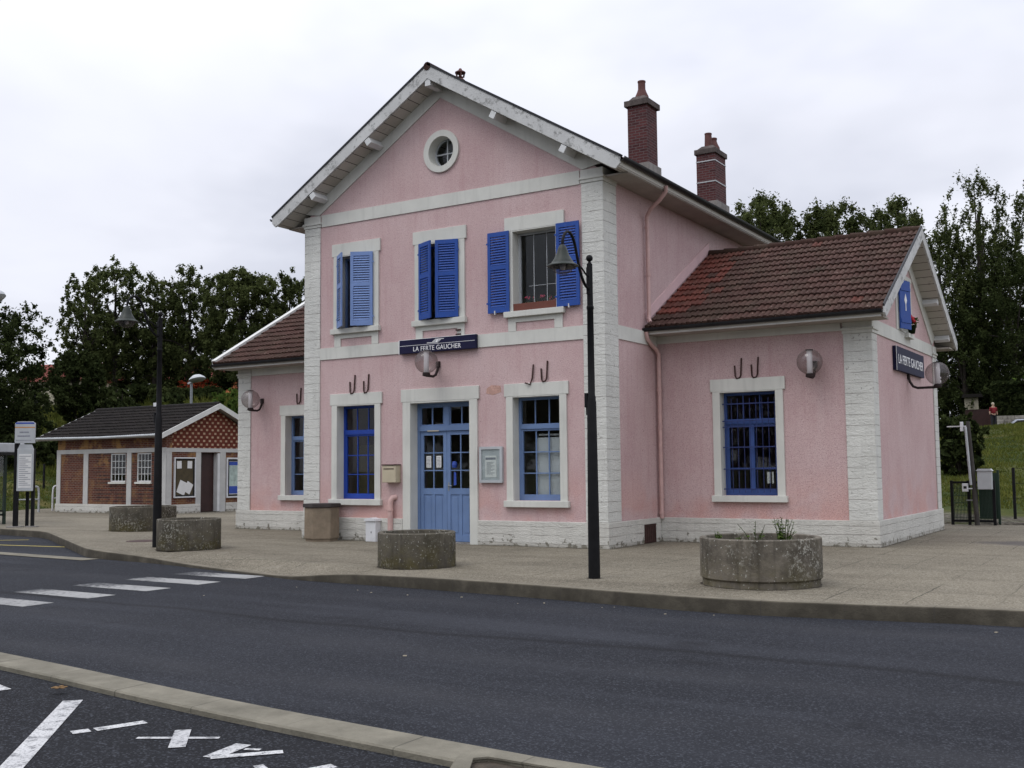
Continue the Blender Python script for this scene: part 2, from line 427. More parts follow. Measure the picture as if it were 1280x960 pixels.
M['maroon'] = simple('maroon_paint', (.035, .014, .012), .5, .2, 4)
M['paint'] = mat_paint_marking()
M['zebra'] = mat_zebra()
M['yellow'] = simple('yellow_road_paint', (.42, .34, .08), .8, .2, 6, .4)
M['bark'] = simple('bark', (.035, .028, .022), .95, .3, 6, .4, .04, 12)
M['leaf'] = mat_leaf('leaf_green', (.024, .034, .013), (.112, .132, .048), .38)
M['leaf_dark'] = mat_leaf('leaf_dark_green', (.014, .021, .009), (.060, .076, .027), .28)
M['leaf_bright'] = mat_leaf('leaf_bright_green', (.03, .055, .012), (.10, .15, .035))
M['grass'] = mat_leaf('grass_blade', (.042, .068, .013), (.145, .15, .038), .32)
M['leaf_red'] = mat_leaf('leaf_red', (.12, .02, .012), (.34, .07, .03))
M['petal'] = simple('red_petals', (.42, .012, .02), .7, .3, 40)
M['petal_pink'] = simple('pink_red_petals', (.45, .04, .09), .7, .3, 40)
M['green_metal'] = simple('dark_green_metal', (.012, .030, .018), .5, .2, 3)
M['old_wood'] = simple('grey_weathered_wood', (.055, .05, .045), .9, .25, 5, .3)
M['stone'] = mat_concrete('rubble_stone', (.30, .28, .24), dark=.5, streak=False)
M['plaster'] = simple('cream_plaster', (.36, .33, .25), .9, .12, 1.5, .1)
M['car_white'] = simple('white_car_paint', (.55, .58, .64), .2, .03, 1, spec=.6)
M['black'] = simple('black_rubber', (.01, .01, .01), .7, .2, 5)
M['curtain'] = simple('grey_blind', (.42, .43, .44), .9, .1, 3)
M['dull_orange'] = simple('orange_render', (.45, .14, .06), .9, .15, 1)
M['skin'] = simple('skin', (.45, .28, .2), .6, .05, 5)
M['hair'] = simple('pale_hair', (.42, .36, .27), .7, .15, 30)
M['red_cloth'] = simple('red_cloth', (.16, .010, .015), .9, .15, 10)
M['dark_cloth'] = simple('dark_cloth', (.02, .02, .026), .9, .15, 10)
M['teal_glass'] = simple('tinted_panel', (.05, .09, .085), .15, .1, 2, spec=.6)
M['litter'] = simple('dry_debris', (.34, .30, .22), .9, .4, 30)
M['dead_leaf'] = simple('dead_leaf', (.16, .09, .03), .9, .3, 30)

# ------------------------------------------------------------------ mesh builder
class MB:
    def __init__(s): s.bm = bmesh.new(); s.T = Matrix.Identity(4)
    def v(s, p): return s.bm.verts.new(s.T @ Vector(p))
    def face(s, vs):
        try: return s.bm.faces.new(vs)
        except ValueError: return None
    def quad(s, pts): return s.face([s.v(p) for p in pts])
    def box(s, x0, x1, y0, y1, z0, z1, bev=0):
        n0 = len(s.bm.edges); s.bm.edges.ensure_lookup_table()
        P = [(x0, y0, z0), (x1, y0, z0), (x1, y1, z0), (x0, y1, z0), (x0, y0, z1), (x1, y0, z1), (x1, y1, z1), (x0, y1, z1)]
        V = [s.v(p) for p in P]
        es = set()
        for f in ((3, 2, 1, 0), (4, 5, 6, 7), (0, 1, 5, 4), (1, 2, 6, 5), (2, 3, 7, 6), (3, 0, 4, 7)):
            fc = s.face([V[i] for i in f])
            if fc: es.update(fc.edges)
        if bev: bmesh.ops.bevel(s.bm, geom=list(es), offset=bev, segments=2, affect='EDGES', profile=.6)
        return s
    def obox(s, c, ax, half, bev=0):
        """box with centre c, unit axes ax (3 vectors), half sizes"""
        T = s.T; X, Y, Z = [Vector(a) for a in ax]
        m = Matrix(((X.x, Y.x, Z.x, c[0]), (X.y, Y.y, Z.y, c[1]), (X.z, Y.z, Z.z, c[2]), (0, 0, 0, 1)))
        s.T = T @ m; s.box(-half[0], half[0], -half[1], half[1], -half[2], half[2], bev); s.T = T
    def bar(s, a, b, w, h, up=(0, 0, 1)):
        a, b = Vector(a), Vector(b); d = b - a; L = d.length; X = d.normalized()
        Y = Vector(up).cross(X)
        if Y.length < 1e-4: Y = Vector((0, 1, 0)).cross(X)
        Y.normalize(); Z = X.cross(Y)
        s.obox((a + b) / 2, (X, Y, Z), (L / 2, w / 2, h / 2))
    def prism(s, poly, axis, a, b, bev=0):
        """extrude 2d poly along axis ('x': (y,z), 'y': (x,z), 'z': (x,y)) from a to b"""
        def P(u, v, w):
            return {'x': (w, u, v), 'y': (u, w, v), 'z': (u, v, w)}[axis]
        A = [s.v(P(u, v, a)) for u, v in poly]; B = [s.v(P(u, v, b)) for u, v in poly]
        es = set(); n = len(poly); fs = [s.face(A), s.face(B[::-1])]
        for i in range(n): fs.append(s.face([A[i], B[i], B[(i + 1) % n], A[(i + 1) % n]]))
        for f in fs:
            if f: es.update(f.edges)
        if bev: bmesh.ops.bevel(s.bm, geom=list(es), offset=bev, segments=2, affect='EDGES')
    def plate(s, outer, holes, axis, a, b):
        """flat plate with holes between coordinates a and b on axis"""
        def P(u, v, w):
            return {'x': (w, u, v), 'y': (u, w, v), 'z': (u, v, w)}[axis]
        loops = [outer] + list(holes); sides = []
        for w in (a, b):
            edges = []; ring = []
            for lp in loops:
                vs = [s.v(P(u, v, w)) for u, v in lp]; ring.append(vs)
                for i in range(len(vs)): edges.append(s.bm.edges.new((vs[i], vs[(i + 1) % len(vs)])))
            bmesh.ops.triangle_fill(s.bm, use_beauty=True, use_dissolve=False, edges=edges)
            sides.append(ring)
        for r0, r1 in zip(*sides):
            n = len(r0)
            for i in range(n): s.face([r0[i], r1[i], r1[(i + 1) % n], r0[(i + 1) % n]])
    def tube(s, pts, r, seg=10, cap=True, closed=False):
        pts = [Vector(p) for p in pts]; n = len(pts)
        rr = r if isinstance(r, (list, tuple)) else [r] * n
        rings = []; prev = None
        for i, p in enumerate(pts):
            if closed: d = pts[(i + 1) % n] - pts[i - 1]
            else: d = pts[min(i + 1, n - 1)] - pts[max(i - 1, 0)]
            d.normalize()
            if prev is None:
                u = d.orthogonal().normalized()
            else:
                u = (prev - d * prev.dot(d))
                if u.length < 1e-5: u = d.orthogonal()
                u.normalize()
            prev = u; w = d.cross(u)
            rings.append([s.v(p + (u * math.cos(t) + w * math.sin(t)) * rr[i]) for t in [2 * PI * k / seg for k in range(seg)]])
        m = n if closed else n - 1
        for i in range(m):
            A, B = rings[i], rings[(i + 1) % n]
            for k in range(seg): s.face([A[k], A[(k + 1) % seg], B[(k + 1) % seg], B[k]])
        if cap and not closed: s.face(rings[0][::-1]); s.face(rings[-1])
    def lathe(s, prof, c=(0, 0, 0), seg=24, closed=False, ang=None):
        """profile of (r,z) round a vertical axis"""
        rings = []
        for r, z in prof:
            if r < 1e-5: rings.append([s.v((c[0], c[1], c[2] + z))] * seg)
            else: rings.append([s.v((c[0] + r * math.cos(2 * PI * k / seg), c[1] + r * math.sin(2 * PI * k / seg), c[2] + z)) for k in range(seg)])
        m = len(rings) if closed else len(rings) - 1
        for i in range(m):
            A, B = rings[i], rings[(i + 1) % len(rings)]
            for k in range(seg):
                vs = []
                for q in (A[k], A[(k + 1) % seg], B[(k + 1) % seg], B[k]):
                    if q not in vs: vs.append(q)
                if len(vs) > 2: s.face(vs)
    def ball(s, c, r, seg=12, squash=1):
        s.lathe([(r * math.sin(PI * i / seg), -r * squash * math.cos(PI * i / seg)) for i in range(seg + 1)], c, seg * 2)
    def build(s, name, mat, parent=None, smooth=None, label=None):
        bmesh.ops.recalc_face_normals(s.bm, faces=s.bm.faces)
        me = bpy.data.meshes.new(name); s.bm.to_mesh(me); s.bm.free()
        return link(name, me, mat, parent, smooth, label)

def link(name, me, mat, parent=None, smooth=None, label=None):
    for mm in (mat if isinstance(mat, (list, tuple)) else [mat]): me.materials.append(mm)
    if smooth is not None and len(me.polygons):
        me.polygons.foreach_set('use_smooth', [True] * len(me.polygons))
        me.set_sharp_from_angle(angle=R(smooth))
    o = bpy.data.objects.new(name, me); C.objects.link(o)
    if parent: o.parent = parent
    if label: o['label'] = label
    return o

def tag(o, label, cat, group=None):
    o['label'] = label; o['category'] = cat
    if group: o['group'] = group
    return o
def thing(name, label, cat, loc=(0, 0, 0), rz=0, group=None):
    o = bpy.data.objects.new(name, None); C.objects.link(o); o.empty_display_size = .2
    o.location = loc; o.rotation_euler = (0, 0, rz)
    return tag(o, label, cat, group)
def struct(o, kind='structure'):
    o['kind'] = kind; return o
def dup(o, loc=None, rz=None, label=None, parent=None, scale=None):
    c = o.copy(); C.objects.link(c); c.parent = parent
    if loc is not None: c.location = loc
    if rz is not None: c.rotation_euler = (0, 0, rz)
    if scale is not None: c.scale = scale
    if label: c['label'] = label
    for ch in list(o.children): dup(ch, parent=c)
    return c

def text_mesh(txt, size, depth=.006, sx=1.0):
    cu = bpy.data.curves.new('lettering', 'FONT'); cu.body = txt; cu.size = size; cu.extrude = depth
    cu.align_x = 'CENTER'; cu.align_y = 'CENTER'; cu.space_character = 1.05
    o = bpy.data.objects.new('lettering', cu); C.objects.link(o)
    bpy.context.view_layer.update()
    me = bpy.data.meshes.new_from_object(o.evaluated_get(bpy.context.evaluated_depsgraph_get()))
    bpy.data.objects.remove(o)
    me.transform(Matrix.Diagonal((sx, 1, 1, 1)))
    return me

def rect(x0, x1, z0, z1): return [(x0, z0), (x1, z0), (x1, z1), (x0, z1)]
def circ(cx, cz, r, n=32): return [(cx + r * math.cos(2 * PI * k / n), cz + r * math.sin(2 * PI * k / n)) for k in range(n)]

cam_p = Vector((18.6028, -20.06, 1.6976))
YAW, PITCH, ROLL, F = .5574, .0778, -.01, 1342.475
cyw, syw, cp, sp = math.cos(YAW), math.sin(YAW), math.cos(PITCH), math.sin(PITCH)
fwd = Vector((-syw * cp, cyw * cp, sp)); right = Vector((cyw, syw, 0)); up = right.cross(fwd)
r2 = right * math.cos(ROLL) + up * math.sin(ROLL); u2 = -right * math.sin(ROLL) + up * math.cos(ROLL)

# ------------------------------------------------------------------ terrain and streets
def sstep(t): t = max(0, min(1, t)); return t * t * (3 - 2 * t)
def hterrain(x, y):
    k = sstep((x + 28) / 34)            # 0 at the left bank, 1 on the right-hand slope
    y0 = 15.2 * (1 - k) + 19.0 * k; w = 11.5 * (1 - k) + 36 * k; H = 5.7 * (1 - k) + 4.0 * k
    t = (y - y0) / w
    h = H * (sstep(t) if k < .5 else max(0, min(1, t * .92 + .08 * sstep(t))))
    if y > 56 and x > -5: h -= 1.1 * sstep((y - 56) / 4)
    if y > 13: h += .10 * math.sin(x * .7 + 1.3 * math.sin(y * .5)) * min(1, (y - 13) / 6)
    if x < -24: h += 1.55 * sstep((-24.5 - x) / 10) * sstep((y - 2) / 6) * (1 - sstep((y - 15) / 8))
    if y < 0: h = 0
    return h - .32 + (.36 * sstep((y - 11.9) / .6) if x > -13 else .34 * sstep((y - 13.6) / 1.0)) + (.32 * sstep((-25.5 - x) / 4) if x < -25.5 else 0) * sstep((y - 4) / 3)

bm = bmesh.new()
xs = [-700, -300, -180, -120, -90] + list(np.arange(-75, 45.1, 1.5)) + [55, 75, 110, 180, 300, 700]
ys = [-700, -300, -120, -60, -35, -20, -8, -2, 2, 4, 6, 8] + list(np.arange(9.5, 14.6, .5)) + list(np.arange(15, 66, 1.25)) + [70, 80, 95, 120, 180, 300, 700]
gv = [[bm.verts.new((x, y, hterrain(x, y))) for y in ys] for x in xs]
for i in range(len(xs) - 1):
    for j in range(len(ys) - 1): bm.faces.new((gv[i][j], gv[i + 1][j], gv[i + 1][j + 1], gv[i][j + 1]))
me = bpy.data.meshes.new('ground'); bm.to_mesh(me); bm.free()
struct(link('ground', me, M['ground'], smooth=60))

ROADZ = -.18
m = MB(); m.quad([(-300, -40, ROADZ), (300, -40, ROADZ), (300, 3, ROADZ), (-300, 3, ROADZ)])
struct(m.build('road', M['asphalt']))

kerb = [(300, -6.2), (40, -6.2), (24, -6.15), (17, -6.32), (15, -6.72), (13.3, -6.95), (11, -6.62), (8.5, -6.4), (6.6, -6.32), (5.6, -6.28), (4.9, -6.12), (3.2, -5.72), (1.5, -5.32), (.2, -5.08), (-1.2, -4.95), (-2.0, -4.75), (-2.6, -4.45)]
kdrop = [0, 0, 0, 0, 0, 0, 0, 0, .03, .13, .145, .145, .12, .06, .02, 0, 0]
bay = [(-8.6, -1.15), (-9.6, -.75), (-12.5, -.3), (-20, -.25), (-60, .5)]
# smooth the kerb line by subdividing
def chaikin(P, n=2):
    for _ in range(n):
        Q = [P[0]]
        for a, b in zip(P, P[1:]):
            Q.append(tuple(a[i] * .75 + b[i] * .25 for i in range(len(a)))); Q.append(tuple(a[i] * .25 + b[i] * .75 for i in range(len(a))))
        Q.append(P[-1]); P = Q
    return P
kl = chaikin([(x, y, -d) for (x, y), d in zip(kerb, kdrop)], 2) + [(x, y, 0) for x, y in bay]
def off_line(P, d):
    out = []
    for i, p in enumerate(P):
        a = P[max(0, i - 1)]; b = P[min(len(P) - 1, i + 1)]
        t = Vector((b[0] - a[0], b[1] - a[1])).normalized(); out.append((p[0] + t.y * d, p[1] - t.x * d))
    return out
inner = off_line(kl, .16)
m = MB()
A = [m.v((x, y, ROADZ - .1)) for x, y, z in kl]
mid = off_line(kl, .012)
B = [m.v((x, y, z - .012)) for x, y, z in kl]
Bt = [m.v((x, y, z + .004)) for (x, y), (_, _, z) in zip(mid, kl)]
Ci = [m.v((x, y, z + .004)) for (x, y), (_, _, z) in zip(inner, kl)]
for P, Q in ((A, B), (B, Bt), (Bt, Ci)):
    for i in range(len(P) - 1): m.face([P[i], P[i + 1], Q[i + 1], Q[i]])
struct(m.build('kerb', M['kerb'], smooth=40))
# pavement: the strip behind the kerb carries the dropped part up to the level, then one flat sheet
m = MB()
in2 = off_line(kl, .9)
P0 = [m.v((x, y, z)) for (x, y), (_, _, z) in zip(inner, kl)]
P1 = [m.v((x, y, 0)) for (x, y) in in2]
for i in range(len(P0) - 1): m.face([P0[i], P0[i + 1], P1[i + 1], P1[i]])
back = [(-60, 5.5), (-24.2, 6.0), (-25.2, 8.0), (-29, 13.7), (-13.2, 14.2), (-13.0, 12.15), (300, 12.15)]
loop = P1 + [m.v((x, y, 0)) for x, y in back]
es = [m.bm.edges.get((loop[i], loop[(i + 1) % len(loop)])) or m.bm.edges.new((loop[i], loop[(i + 1) % len(loop)])) for i in range(len(loop))]
bmesh.ops.triangle_fill(m.bm, use_beauty=True, edges=es)
struct(m.build('pavement', M['pavement']))

# flush concrete strip that carries the kerb line past the bus bay
m = MB()
st = [(-1.3, -4.98), (-5.4, -4.72), (-14, -4.3), (-60, -3)]
sn = off_line(st, -.42)
for i in range(3): m.quad([(st[i][0], st[i][1], ROADZ + .012), (sn[i][0], sn[i][1], ROADZ + .012), (sn[i + 1][0], sn[i + 1][1], ROADZ + .012), (st[i + 1][0], st[i + 1][1], ROADZ + .012)])
struct(m.build('gutter_strip', M['island']))
# yellow bus bay zigzag
m = MB()
def stripe(m, a, b, w, z):
    d = Vector((b[0] - a[0], b[1] - a[1])).normalized(); n = Vector((-d.y, d.x)) * w / 2
    m.quad([(a[0] + n.x, a[1] + n.y, z), (a[0] - n.x, a[1] - n.y, z), (b[0] - n.x, b[1] - n.y, z), (b[0] + n.x, b[1] + n.y, z)])
for a, b in (((-8.9, -1.55), (-11.4, -3.6)), ((-5.2, -2.9), (-11.4, -3.6)), ((-11.4, -3.6), (-14.2, -1.2)), ((-14.2, -1.2), (-18, -3.4))): stripe(m, a, b, .12, ROADZ + .005)
struct(m.build('bay_marking', M['yellow']))
m = MB(); m.prism(circ(-3.1, -2.35, .42, 28), 'z', .0, .006); struct(m.build('manhole_cover', M['rust']))
# grime line and painted contact shade at the feet of walls, planters, posts
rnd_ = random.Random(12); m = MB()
def dirt_shade(a, b, n):
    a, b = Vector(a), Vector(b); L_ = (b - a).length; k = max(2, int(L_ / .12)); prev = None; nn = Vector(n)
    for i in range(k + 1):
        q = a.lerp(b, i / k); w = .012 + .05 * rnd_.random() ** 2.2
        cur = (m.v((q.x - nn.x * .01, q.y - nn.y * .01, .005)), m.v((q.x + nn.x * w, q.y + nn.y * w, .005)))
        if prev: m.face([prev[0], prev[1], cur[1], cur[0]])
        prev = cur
for a, b_, n in (((-.06, -.06), (3.08, -.06), (0, -1)), ((5.2, -.06), (8.46, -.06), (0, -1)), ((8.46, -.06), (8.46, 2.58), (1, 0)), ((8.46, 2.58), (13.28, 2.58), (0, -1)), ((13.28, 2.58), (13.28, 9.46), (1, 0)), ((-5.13, 2.58), (-.06, 2.58), (0, -1)), ((-.06, 2.58), (-.06, -.06), (-1, 0)), ((-22.5, 8.79), (-15.54, 8.79), (0, -1))): dirt_shade(a, b_, n)
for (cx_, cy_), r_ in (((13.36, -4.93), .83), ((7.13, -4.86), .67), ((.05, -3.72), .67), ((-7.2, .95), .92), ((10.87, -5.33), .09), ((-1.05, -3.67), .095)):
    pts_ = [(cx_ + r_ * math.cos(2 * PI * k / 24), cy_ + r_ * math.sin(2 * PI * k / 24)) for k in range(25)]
    for k in range(24): dirt_shade(pts_[k], pts_[k + 1], ((pts_[k][0] - cx_) / r_, (pts_[k][1] - cy_) / r_))
o_ = m.build('base_dirt_shade', M['soil']); struct(o_, 'stuff')
# zebra
m = MB()
for k in range(7):
    y = -6.28 - 1.055 * k
    m.quad([(2.85, y - .26, ROADZ + .004), (4.68, y - .26, ROADZ + .004), (4.68, y + .24, ROADZ + .004), (2.85, y + .24, ROADZ + .004)])
struct(m.build('crossing_marking', M['zebra']))

# traffic island and the parking bays on the near side
isle = chaikin([(-80, -11.2), (-20, -12.4), (4, -13.55), (9.34, -14.05), (11.9, -14.4), (13.9, -14.58), (18, -14.85), (40, -15.4), (120, -17)], 2)
near = off_line(isle, -.37)
m = MB(); T0 = -.052; PK = -.10
a0 = [m.v((x, y, ROADZ - .05)) for x, y in isle]; a1 = [m.v((x, y, T0 - .012)) for x, y in isle]
a2 = [m.v((x, y, T0)) for x, y in off_line(isle, -.015)]; a3 = [m.v((x, y, T0)) for x, y in off_line(isle, -.335)]; a4 = [m.v((x, y, PK - .03)) for x, y in near]
for P, Q in ((a0, a1), (a1, a2), (a2, a3), (a3, a4)):
    for i in range(len(P) - 1): m.face([P[i], P[i + 1], Q[i + 1], Q[i]])
struct(m.build('island_kerb', M['island'], smooth=30))
m = MB()
pv = [m.v((x, y, PK)) for x, y in off_line(isle, -.31)] + [m.v((120, -42, PK)), m.v((-80, -42, PK))]
es = [m.bm.edges.new((pv[i], pv[(i + 1) % len(pv)])) for i in range(len(pv))]
bmesh.ops.triangle_fill(m.bm, use_beauty=True, edges=es)
struct(m.build('parking_bay', M['parking']))
m = MB(); z = PK + .005
stripe(m, (11.08, -14.58), (13.6, -17.2), .15, z)
stripe(m, (9.0, -14.3), (10.22, -14.6), .10, z)
stripe(m, (12.06, -15.11), (12.18, -14.78), .10, z); stripe(m, (11.99, -15.25), (12.04, -15.14), .10, z)
stripe(m, (12.51, -15.12), (13.0, -14.84), .05, z); stripe(m, (12.61, -14.81), (12.95, -15.16), .11, z + .001)
stripe(m, (13.33, -15.22), (13.27, -14.88), .12, z); stripe(m, (13.33, -15.22), (13.63, -14.89), .08, z + .001); stripe(m, (13.37, -14.97), (13.47, -14.93), .04, z + .002)
stripe(m, (14.13, -14.97), (13.98, -15.34), .09, z); stripe(m, (13.72, -15.2), (14.25, -15.48), .065, z + .001)
struct(m.build('parking_marking', M['paint']))
# raised kerb with a planted bed at the end of the island
t = thing('kerbed_flower_bed', 'low stone kerbed bed of brown soil rising at the end of the traffic island', 'flower bed', (14.85, -14.67, 0))
m = MB()
m.prism([(0, 0), (.12, .12), (.8, .10), (4.2, -.1), (4.2, -.24), (.8, -.04), (.22, -.02), (.15, -.10), (.62, -.90), (.46, -.98)], 'z', -.12, .02, .012)
m.build('kerbstone', M['island'], t)
m = MB(); m.prism([(.15, -.1), (.22, -.02), (.8, -.04), (4.2, -.24), (4.2, -1.2), (.8, -1.2), (.62, -.9)], 'z', -.12, -.01)
m.build('soil', M['soil'], t)

# small debris on the street
m = MB()
for k in range(15):
    if k < 12: x = random.uniform(6, 17); y = -6.95 - random.uniform(0, .35); zz = ROADZ
    else: x = random.uniform(-2, 17); y = random.uniform(-13, -7.2); zz = ROADZ
    s_ = random.uniform(.005, .013); a = random.uniform(0, PI)
    m.obox((x, y, zz + s_ * .35), ((math.cos(a), math.sin(a), 0), (-math.sin(a), math.cos(a), 0), (0, 0, 1)), (s_ * 1.4, s_, s_ * .35))
struct(m.build('street_grit', M['litter']), 'stuff')
m = MB()
for k in range(6):
    a = k * 1.05; m.obox((10.75 + .03 * math.cos(a), -14.47 + .025 * math.sin(a), T0 + .005 + .002 * (k % 3)), ((math.cos(a), math.sin(a), 0), (-math.sin(a), math.cos(a), 0), (0, 0, 1)), (.035, .014, .002))
tag(m.build('dead_leaf', M['dead_leaf']), 'small brown dead leaf lying on the pale traffic island kerb', 'leaf')

# ------------------------------------------------------------------ the station
W, D, L, LL, GD = 8.4, 2.64, 4.82, 5.07, 6.76      # main width, wing setback, right wing, left wing, wing depth
YB = D + GD                                            # back of the wings
XE = W + L
CY = D + GD / 2                                        # ridge line of the wings
st = thing('station_building', 'pink roughcast railway station with white stone corners, tiled wings and two brick chimneys', 'building')
bays = (1.65, 4.16, 6.72)
gw = .82                                                # half outer width of ground floor surrounds
# openings (outer edge of stone surrounds)
G1 = (bays[0] - .76, bays[0] + .76, .98, 3.26); G3 = (bays[2] - .76, bays[2] + .76, .98, 3.26)
DO = (3.09, 5.19, 0, 3.25)
U = [(b - .71, b + .71, 5.14, 6.95) for b in bays]
m = MB()
m.plate([(0, 0), (3.09, 0), (3.09, 3.25), (5.19, 3.25), (5.19, 0), (W, 0), (W, 8.0), (4.2, 10.72), (0, 8.0)],
        [rect(*G1), rect(*G3)] + [rect(*u) for u in U] + [circ(4.23, 9.09, .42)], 'y', 0, .38)
m.build('facade_wall', M['pink'], st)
m = MB()
m.plate([(.38, 0), (11.6, 0), (11.6, 8.3), (.38, 8.3)], [], 'x', W - .38, W)
m.plate([(.38, 0), (11.6, 0), (11.6, 8.3), (.38, 8.3)], [], 'x', 0, .38)
m.plate([(.38, 0), (W - .38, 0), (W - .38, 8.2), (4.2, 10.6), (.38, 8.2)], [], 'y', 11.22, 11.6)
m.build('side_wall', M['pink'], st)
# dark floor between storeys and interior partition, so the rooms are rooms
m = MB(); m.box(.38, W - .38, .38, 11.2, 4.05, 4.3); m.box(.38, W - .38, 4.6, 4.7, .02, 4.04); m.box(.38, W - .38, 4.6, 4.7, 4.31, 8)
m.build('inner_floor', M['plaster'], st)
# wings
RW = (9.74, 11.34, 1.04, 3.33); LWW = (-3.36, -1.76, .98, 3.26)
GWN = (5.02, 6.62, 4.74, 6.0)
m = MB()
m.plate([(W, 0), (XE, 0), (XE, 4.85), (W, 4.85)], [rect(*RW)], 'y', D, D + .36)
m.plate([(D + .36, 0), (YB, 0), (YB, 4.85), (CY, 6.72), (D + .36, 5.0)], [rect(*GWN)], 'x', XE - .36, XE)
m.plate([(W, 0), (XE - .36, 0), (XE - .36, 4.85), (W, 4.85)], [], 'y', YB - .36, YB)
m.build('wing_wall', M['pink'], st)
m = MB()
m.plate([(-LL, 0), (0, 0), (0, 4.85), (-LL, 4.85)], [rect(*LWW)], 'y', D, D + .36)
m.plate([(D + .36, 0), (YB, 0), (YB, 4.85), (CY, 6.72), (D + .36, 5.0)], [], 'x', -LL, -LL + .36)
m.plate([(-LL + .36, 0), (0, 0), (0, 4.85), (-LL + .36, 4.85)], [], 'y', YB - .36, YB)
m.build('wing_wall', M['pink'], st)
# plinth
H = .54; B = .06
m = MB()
for x0, x1 in ((-B, 3.085), (5.195, W + B)):
    m = MB(); m.box(x0, x1, -B, -.002, -.05, H, .012); m.build('plinth', M['plinth'], st)
for bx in ((W + .002, W + B, .0, 1.66, -.05, H, .012), (W + .002, W + B, 2.32, D - B - .01, -.05, H, .012), (W + .002, W + B - .004, 1.66, 2.32, .42, H - .003, 0),
           (W + .004, XE + B, D - B, D - .002, -.05, H, .012), (XE + .002, XE + B, D + .004, YB + B, -.05, H, .012),
           (-LL - B, -.004, D - B, D - .002, -.05, H, .012), (-LL - B, -LL - .002, D + .004, YB, -.05, H, 0), (-B, -.002, .004, D - B - .01, -.05, H, 0)):
    m = MB(); m.box(*bx[:6], bev=bx[6]); m.build('plinth', M['plinth'], st)
m = MB(); m.box(W + .004, W + .03, 1.70, 2.28, .0, .40); m.box(W + .03, W + .045, 1.67, 1.72, 0, .42); m.box(W + .03, W + .045, 2.26, 2.31, 0, .42); m.box(W + .03, W + .045, 1.72, 2.26, .37, .42)
for k in range(5): m.box(W + .03, W + .036, 1.75 + k * .105, 1.82 + k * .105, .02, .36)
m.build('cellar_hatch', M['rust'], st)
# quoins
def quoin(boxes):
    m = MB()
    for b in boxes: m.box(*b, bev=.012)
    return m.build('quoin', M['quoin'], st)
pr = .03
quoin([(-pr, .49, -pr, -.002, H + .003, 7.76), (-pr, -.002, 0, .61, H + .003, 7.76)])
quoin([(W - .49, W + pr, -pr, -.002, H + .003, 7.76), (W + .002, W + pr, 0, .61, H + .003, 7.76)])
quoin([(XE - .56, XE + pr, D - pr, D - .002, H + .003, 4.42), (XE + .002, XE + pr, D + .001, D + .42, H + .003, 4.42)])
quoin([(XE + .002, XE + pr, YB - .42, YB + pr, H + .003, 4.42)])
quoin([(-LL - pr, -LL + .48, D - pr, D - .002, H + .003, 4.42), (-LL - pr, -LL - .002, D, D + .42, H + .003, 4.42)])
# capitals
def capital(x0, x1, y0, y1, z):
    m = MB(); m.box(x0 - .02, x1 + .02, y0 - .02, y1, z, z + .07, .01); m.box(x0 - .045, x1 + .045, y0 - .045, y1, z + .07, z + .12, .01)
    m.box(x0 - .01, x1 + .01, y0 - .01, y1, z + .12, z + .29)
    m.build('capital', M['trim'], st)
capital(-pr, .49, -pr, .61, 7.763); capital(W - .49, W + pr, -pr, .61, 7.763)
capital(XE - .56, XE + pr, D - pr, D + .42, 4.423); capital(XE - .2, XE + pr, YB - .42, YB + pr, 4.423); capital(-LL - pr, -LL + .48, D - pr, D + .42, 4.423)
# bands
m = MB()
m.box(.49, W - .49, -.025, -.002, 4.41, 4.70)
m.build('string_course', M['trim'], st)
m = MB(); m.box(W + .002, W + .025, .61, D - .02, 4.44, 4.74); m.build('string_course', M['trim'], st)
m = MB()
m.box(.535, W - .535, -.025, -.002, 7.76, 8.06)
m.build('string_course', M['trim'], st)
m = MB()
m.box(XE + .002, XE + .025, D + .47, YB - .47, 4.44, 4.73)
m.build('string_course', M['trim'], st)
m = MB(); m.box(W + .03, XE - .61, D - .05, D - .002, 4.5, 4.72); m.build('cornice', M['trim'], st)
m = MB(); m.box(-LL + .53, -.03, D - .05, D - .002, 4.46, 4.70); m.build('cornice', M['trim'], st)
# rake trim on the gables
def rake(pts_out, pts_in, axis, a, b):
    m = MB(); m.prism(pts_out + pts_in[::-1], axis, a, b); m.build('rake_trim', M['trim'], st)
SL = .605
zr = lambda x: 10.685 - SL * abs(x - 4.2)
rake([(.0, zr(0)), (4.2, zr(4.2)), (W, zr(W))], [(.46, 8.065), (4.2, 10.38), (W - .46, 8.065)], 'y', -.028, -.002)
SW = .575
zw = lambda y: 6.905 - SW * abs(y - CY)
rake([(D, zw(D)), (CY, zw(CY)), (YB, zw(YB))], [(D + .42, 4.735), (CY, 6.62), (YB - .42, 4.735)], 'x', XE + .002, XE + .028)

# ---- windows
def surround(x0, x1, z0, z1, o, face, ear=True, sill=True, lint=.29, sillz=.15, y0=-.04, y1=.24):
    """stone surround round an opening o=(x0,x1,z0,z1) inside the wall hole; face is the wall plane"""
    m = MB()
    m.plate(rect(x0, x1, z0, z1), [rect(*o)] if o[2] > z0 + .001 else [], 'y', face + y0, face + y1) if o[2] > z0 + .001 else \
        m.prism([(x0, z0), (o[0], z0), (o[0], o[3]), (o[1], o[3]), (o[1], z0), (x1, z0), (x1, z1), (x0, z1)], 'y', face + y0, face + y1)
    return m
def add_surround(win, hole, o, face, lint=(.0, .29), sill=True, apron=False):
    x0, x1, z0, z1 = hole
    m = surround(x0, x1, z0, z1, o, face)
    m.box(x0 - .045, x1 + .045, face - .046, face - .001, z1 + .0005, z1 + lint[1], .008)
    m.build('surround', M['trim'], win)
    if sill:
        m = MB(); m.box(x0 - .05, x1 + .05, face - .10, face + .02, z0 - .13, z0 - .001, .01); m.build('sill', M['trim'], win)

